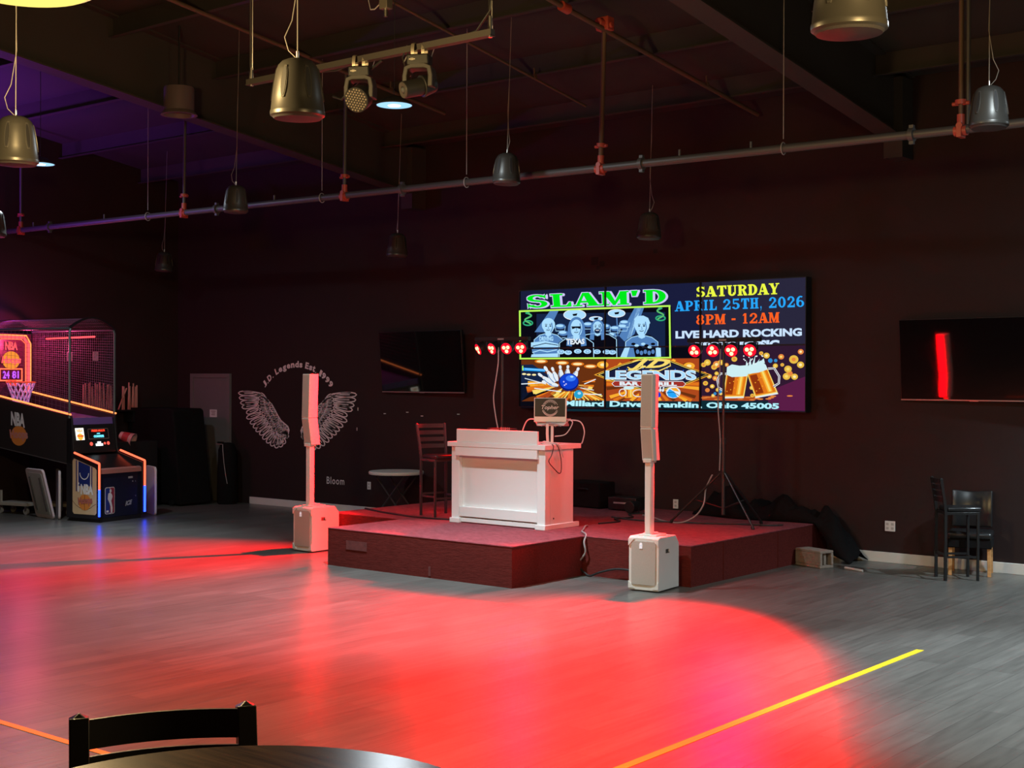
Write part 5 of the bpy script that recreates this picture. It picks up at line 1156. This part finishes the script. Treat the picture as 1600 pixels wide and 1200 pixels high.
# side artwork
def sp(u, z, d=.002): return L3(u, -d, z)
def rrect(x0, x1, y0, y1, r, n=5):
    o = []
    for cx, cy, a_ in ((x1 - r, y1 - r, 0), (x0 + r, y1 - r, 90), (x0 + r, y0 + r, 180), (x1 - r, y0 + r, 270)): o += [(cx + r * math.cos(math.radians(a_ + 90 * i / n)), cy + r * math.sin(math.radians(a_ + 90 * i / n))) for i in range(n + 1)]
    return o
ap = ARC.children[0]
def sart(nm, m, polys, d): mb = MB(); [mb.face([sp(x, z, d) for x, z in p]) for p in polys]; return mb.build(nm, m, ap, smooth=False)
# outline follows the sloped panel top; u runs from the front edge backwards
sart('court_panel', mat('court_tan', (.62, .43, .24), .45, var=.12, scale=9), [[(.045, .14), (.075, .11), (.50, .11), (.53, .14), (.53, .88), (.50, .915), (.08, .79), (.045, .76)]], .003)
sart('key_lane', mat('court_navy', (.012, .025, .16), .45), [[(.17, .52), (.41, .52), (.41, .880), (.17, .812)], [(.13, .44), (.15, .44), (.15, .805), (.13, .80)], [(.44, .44), (.46, .44), (.46, .895), (.44, .889)]], .005)
mb = MB(); ribbon(mb, [(.29 + .09 * math.cos(math.radians(a_)), .72 + .10 * math.sin(math.radians(a_))) for a_ in range(185, 356, 10)], .014, lambda x, z: sp(x, z, .007))
ribbon(mb, [(.165, .50), (.165, .81)], .010, lambda x, z: sp(x, z, .007)); ribbon(mb, [(.415, .50), (.415, .88)], .010, lambda x, z: sp(x, z, .007)); mb.build('court_line', PLATE, ap, smooth=False)
mb = MB(); write(mb, 'NBA', lambda u, v: sp(.36 - .25 * u, .40 + .15 * v, .008), .05); mb.build('lettering', PLATE, ap, smooth=False)
mb = MB(); mb.face([sp(x, z, .008) for x, z in ell(.405, .48, .022, .05)]); mb.face([sp(x, z, .008) for x, z in ell(.40, .555, .012, .018)]); mb.build('player_mark', PLATE, ap, smooth=False)
sart('art_ball', mat('ball_orange', (.65, .22, .04), .5), [ell(.28, .285, .125, .115)], .006)
mb = MB(); ribbon(mb, [(.155, .29), (.28, .30), (.405, .29)], .008, lambda x, z: sp(x, z, .0075)); ribbon(mb, [(.28, .17), (.285, .29), (.28, .40)], .008, lambda x, z: sp(x, z, .0075)); ribbon(mb, [(.53, .30), (.46, .24), (.38, .20), (.18, .20), (.12, .24), (.05, .27)], .006, lambda x, z: sp(x, z, .005)); mb.build('ball_seam', mat('seam_brown', (.12, .04, .02), .6), ap, smooth=False)
mb = MB(); write(mb, 'Hoops', lambda u, v: sp(.42 - .30 * u, .22 + .13 * v + .03 * u, .010), .05, -.2); mb.build('script_lettering', mat('script_red', (.42, .12, .10), .5), ap, smooth=False)
# side badge on the ramp
sd = [c for c in ARC.children if c.name.startswith('ramp_side')][0]
mb = MB(); write(mb, 'NBA', lambda u, v: sp(1.83 - .30 * u, 1.34 + .21 * v + .035 * (1 - u), .004), .05); mb.build('side_lettering', PLATE, sd, smooth=False)
mb = MB(); mb.face([sp(x, z, .004) for x, z in ell(1.66, 1.22, .17, .15)]); mb.build('side_ball', mat('ball_orange', (.65, .22, .04)), sd, smooth=False)
mb = MB(); write(mb, 'Hoops', lambda u, v: sp(1.86 - .40 * u, 1.14 + .17 * v, .008), .05, -.2); mb.build('side_script', mat('script_pink', (.55, .22, .18), .5), sd, smooth=False)
# door marks
def dm_(v, z, d=.003): return L3(.03 - d, v, z)
mb = MB(); mb.face([dm_(*p) for p in rrect(.14, .33, .11, .50, .03)]); mb.build('badge_border', PLATE, dr, smooth=False)
mb = MB(); mb.face([dm_(*p, .005) for p in rrect(.15, .235, .12, .49, .02)]); mb.build('badge_blue', mat('badge_navy', (.02, .04, .22), .4), dr, smooth=False)
mb = MB(); mb.face([dm_(*p, .005) for p in rrect(.235, .32, .12, .49, .02)]); mb.build('badge_maroon', mat('badge_maroon', (.30, .03, .06), .4), dr, smooth=False)
mb = MB(); mb.face([dm_(*p, .007) for p in ell(.245, .445, .02, .028)]); mb.face([dm_(*p, .007) for p in [(.20, .41), (.235, .42), (.27, .40), (.285, .36), (.26, .30), (.285, .20), (.28, .12), (.25, .13), (.245, .22), (.225, .27), (.19, .33)]]); mb.face([dm_(*p, .007) for p in rc(.165, .21, .135, .165)]); mb.build('badge_player', PLATE, dr, smooth=False)
mb = MB()
for p0 in (rc(.60, .69, .605, .635), rc(.68, .70, .55, .57), rc(.74, .75, .55, .565), rc(.745, .755, .33, .35)): mb.face([dm_(*p) for p in p0])
write(mb, 'ICE', lambda u, v: dm_(.54 + .14 * u, .20 + .07 * v + .02 * u), .06, .3); mb.build('door_marks', mat('door_print', (.4, .4, .42), .5), dr, smooth=False)

# ================================================================== AROUND THE ARCADE
BT = mat('folded_table_top', (.62, .56, .60), .5); BU = mat('folded_table_under', (.46, .50, .50), .6, var=.15, scale=40)
def leaning(loc, rz, lean, w_, h_, label, under):
    t = thing('folded_table', label, 'table', loc, rz)
    M = Matrix.Rotation(lean, 4, 'X')
    o = MB(); o.prism(rrect(-w_ / 2, w_ / 2, 0, h_, .06), lambda a_, b_: M @ Vector((a_, 0, b_)), lambda a_, b_: M @ Vector((a_, .035, b_))); o.build('table_top', BT, t, bevel=.006)
    o = MB(); yq = (.035, .041) if under else (-.004, .0); o.prism(rrect(-w_ / 2 + .06, w_ / 2 - .06, .06, h_ - .06, .03), lambda a_, b_: M @ Vector((a_, yq[0], b_)), lambda a_, b_: M @ Vector((a_, yq[1], b_))); o.build('underside', BU, t)
    q = MB()
    for x in (-w_ * .28, w_ * .28): ys = .055 if under else -.016; q.tube([M @ Vector((x, ys, .12)), M @ Vector((x, ys, h_ - .12))], .012, 8)
    q.build('folded_leg', GUN, t)
    return t
leaning((-17.92, 11.39, 0), -.50, 0, .58, .72, 'white folded plastic table stood on edge against the arcade machine beside its court panel', True)
leaning((-18.02, 11.25, 0), -.12, .24, .58, .76, 'white folded plastic table tilted open, its patterned underside showing beside the arcade', False)
leaning((-17.33, 12.62, 0), -.36, 0, .50, .74, 'violet lit folded plastic table standing beyond the arcade machine front', True)
def dolly(x, y, rz, label, w_=.62):
    t = thing('flat_dolly', label, 'dolly', (x, y, 0), rz)
    MB().bx(-w_ / 2, w_ / 2, -.17, .17, .13, .18).build('deck', mat('dolly_grey', (.36, .33, .29), .6, var=.2), t, bevel=.005)
    for sx in (-1, 1):
        for sy in (-1, 1):
            c = MB().cyl((sx * w_ * .42, sy * .13 - .015, .05), (sx * w_ * .42, sy * .13 + .015, .05), .05, n=16).build('caster', mat('caster_grey', (.25, .24, .23), .4), t)
            MB().bx(sx * w_ * .42 - .02, sx * w_ * .42 + .02, sy * .13 - .022, sy * .13 + .022, .06, .13).build('caster_fork', CHROME, c)
    MB().bx(-w_ * .40 - .015, -w_ * .40 + .015, -.15, -.12, .18, .36).build('post', mat('dolly_grey', (.36, .33, .29)), t)
dolly(-18.35, 11.72, .35, 'low grey wheeled dolly under the arcade ramp, nearer its front')
dolly(-18.95, 11.40, .25, 'low grey wheeled dolly under the arcade ramp, nearer the side wall')
t = thing('covered_cabinet', 'tall black covered cabinet standing in the corner before the grey door', 'cabinet', (-18.75, 13.98, 0))
MB().prism([(-.68, .02), (.78, .02), (.56, 1.56), (.50, 1.59), (-.66, 1.59)], lambda p, q: (p, -.30, q), lambda p, q: (p, .34, q)).build('cover', BLACKF, t, bevel=.03)
for x in (-.5, .55): MB().cyl((x, -.33, .05), (x, -.29, .05), .05).build('caster', BLACKP, t)
t = thing('golf_bag', 'slim black bag leaning by the door frame with a pale cord', 'bag', (-17.80, 14.50, 0))
t.name = 'equipment_bag'
MB().lathe([(.15, 0), (.17, .03), (.165, .5), (.15, .9), (.11, 1.0), (.05, 1.02)], n=20).build('bag_body', BLACKF, t)
MB().tube([(.05, -.14, 1.0), (.08, -.16, .9), (.12, -.17, .7), (.15, -.16, .5), (.17, -.14, .35)], .006, 6).build('cord', GCABLE, t)
MB().bx(-.12, .02, -.15, -.13, .99, 1.005).build('top_strap', mat('strap_grey', (.2, .15, .15), .6), t)
# shelf with thin upright boards
t = thing('wall_shelf', 'black shelf on the side wall holding thin upright slats', 'shelf', (XL, 13.25, 1.53))
MB().bx(0, .30, -.62, .56, 0, .025).build('shelf_board', CAB, t)
MB().bx(.02, .28, -.5, -.47, -.18, 0).bx(.02, .28, .4, .43, -.18, 0).build('bracket', CAB, t)
rs = random.Random(11); y = 12.76; SLAT = mat('slat_red_lit_tint', (.72, .34, .28), .5)  # red light on the slats is put into their colour
for i in range(26):
    th = rs.uniform(.012, .018); hh = rs.uniform(.38, .46)
    tilt = rs.uniform(-.05, .05) if i != 17 else .42
    if abs(y - 13.60) < .03: y += .05
    o = MB().bx(-.012, .012, -th / 2, th / 2, 0, hh).build('upright_slat', SLAT, bevel=.002); o.location = (XL + .155, y, 1.557 + abs(math.sin(tilt)) * th * .5); o.rotation_euler = (-tilt, 0, 0)
    tag(o, 'thin upright slat standing in the row on the side wall shelf, lit red', 'slat', 'upright slats on the wall shelf')
    y += th + rs.uniform(.016, .026) + (.10 if i == 16 else 0) + (.04 if i == 17 else 0)
for y, z, lb_ in ((12.62, 2.44, 'small pale plate on the side wall, seen through the cage post side'), (13.10, 2.45, 'small pale plate on the side wall above the upright slats')):
    o = MB().bx(XL, XL + .012, y - .05, y + .05, z - .075, z + .075).build('wall_plate', mat('plate_pink', (.62, .45, .48), .5)); tag(o, lb_, 'plate')
t = thing('counter_cabinet', 'low black cabinet against the side wall behind the arcade machine', 'cabinet', (-18.78, 13.06, 0))
MB().bx(-.60, .42, -.36, .46, .05, 1.07).build('cabinet_body', CAB, t, bevel=.01)
MB().bx(-.58, .40, -.34, .44, 0, .05).build('plinth', BLACKP, t)
t = thing('paper_cup', 'big red and white paper cup tipped over on the low black cabinet', 'cup', (-18.50, 12.97, 1.07), .5)
M = Matrix.Rotation(1.9, 3, 'Y')
MB().lathe([(.055, 0), (.06, .0), (.105, .23), (.108, .235), (.100, .235), (.055, .01)], Vector((-.06, 0, .10)), 26, M).build('cup_body', mat('cup_white', (.66, .42, .40), .5), t)
MB().lathe([(.075, .055), (.096, .17), (.094, .17), (.073, .055)], Vector((-.06, 0, .10)), 26, M).build('printed_band', mat('cup_red', (.45, .05, .05), .5), t)
# violet wash lamp on the side wall, next machine along
t = thing('violet_wall_lamp', 'violet lamp fixed to the side wall above the arcade machines', 'lamp', (XL, 9.0, 3.75))
MB().bx(0, .10, -.5, .5, -.05, .05).build('lamp_body', CAB, t, bevel=.01)
MB().tube([(.12, -.48, .0), (.12, .48, .0)], .02, 10).build('tube', glow('violet_tube', (.22, .06, 1), 3), t)
tl = light('tube_light', 'AREA', (.22, 0, .08), (.34, .05, .9), 300, t, shape='RECTANGLE', size=.9, size_y=.15); aim(tl, (.22, -.16, 1))
# floor tape
tag(MB().bx(-4.135, -4.075, 5.0, 10.15, 0, .0025).build('floor_tape', TAPE), 'yellow tape line ending on the open floor before the stage', 'tape')
tag(MB().bx(-9.6, -5.6, 4.40, 4.45, 0, .0025).build('floor_tape', mat('orange_floor_tape', (.70, .30, .02), .5), rot=(0, 0, 0)), 'orange tape line running on the floor behind the bar chair', 'tape')
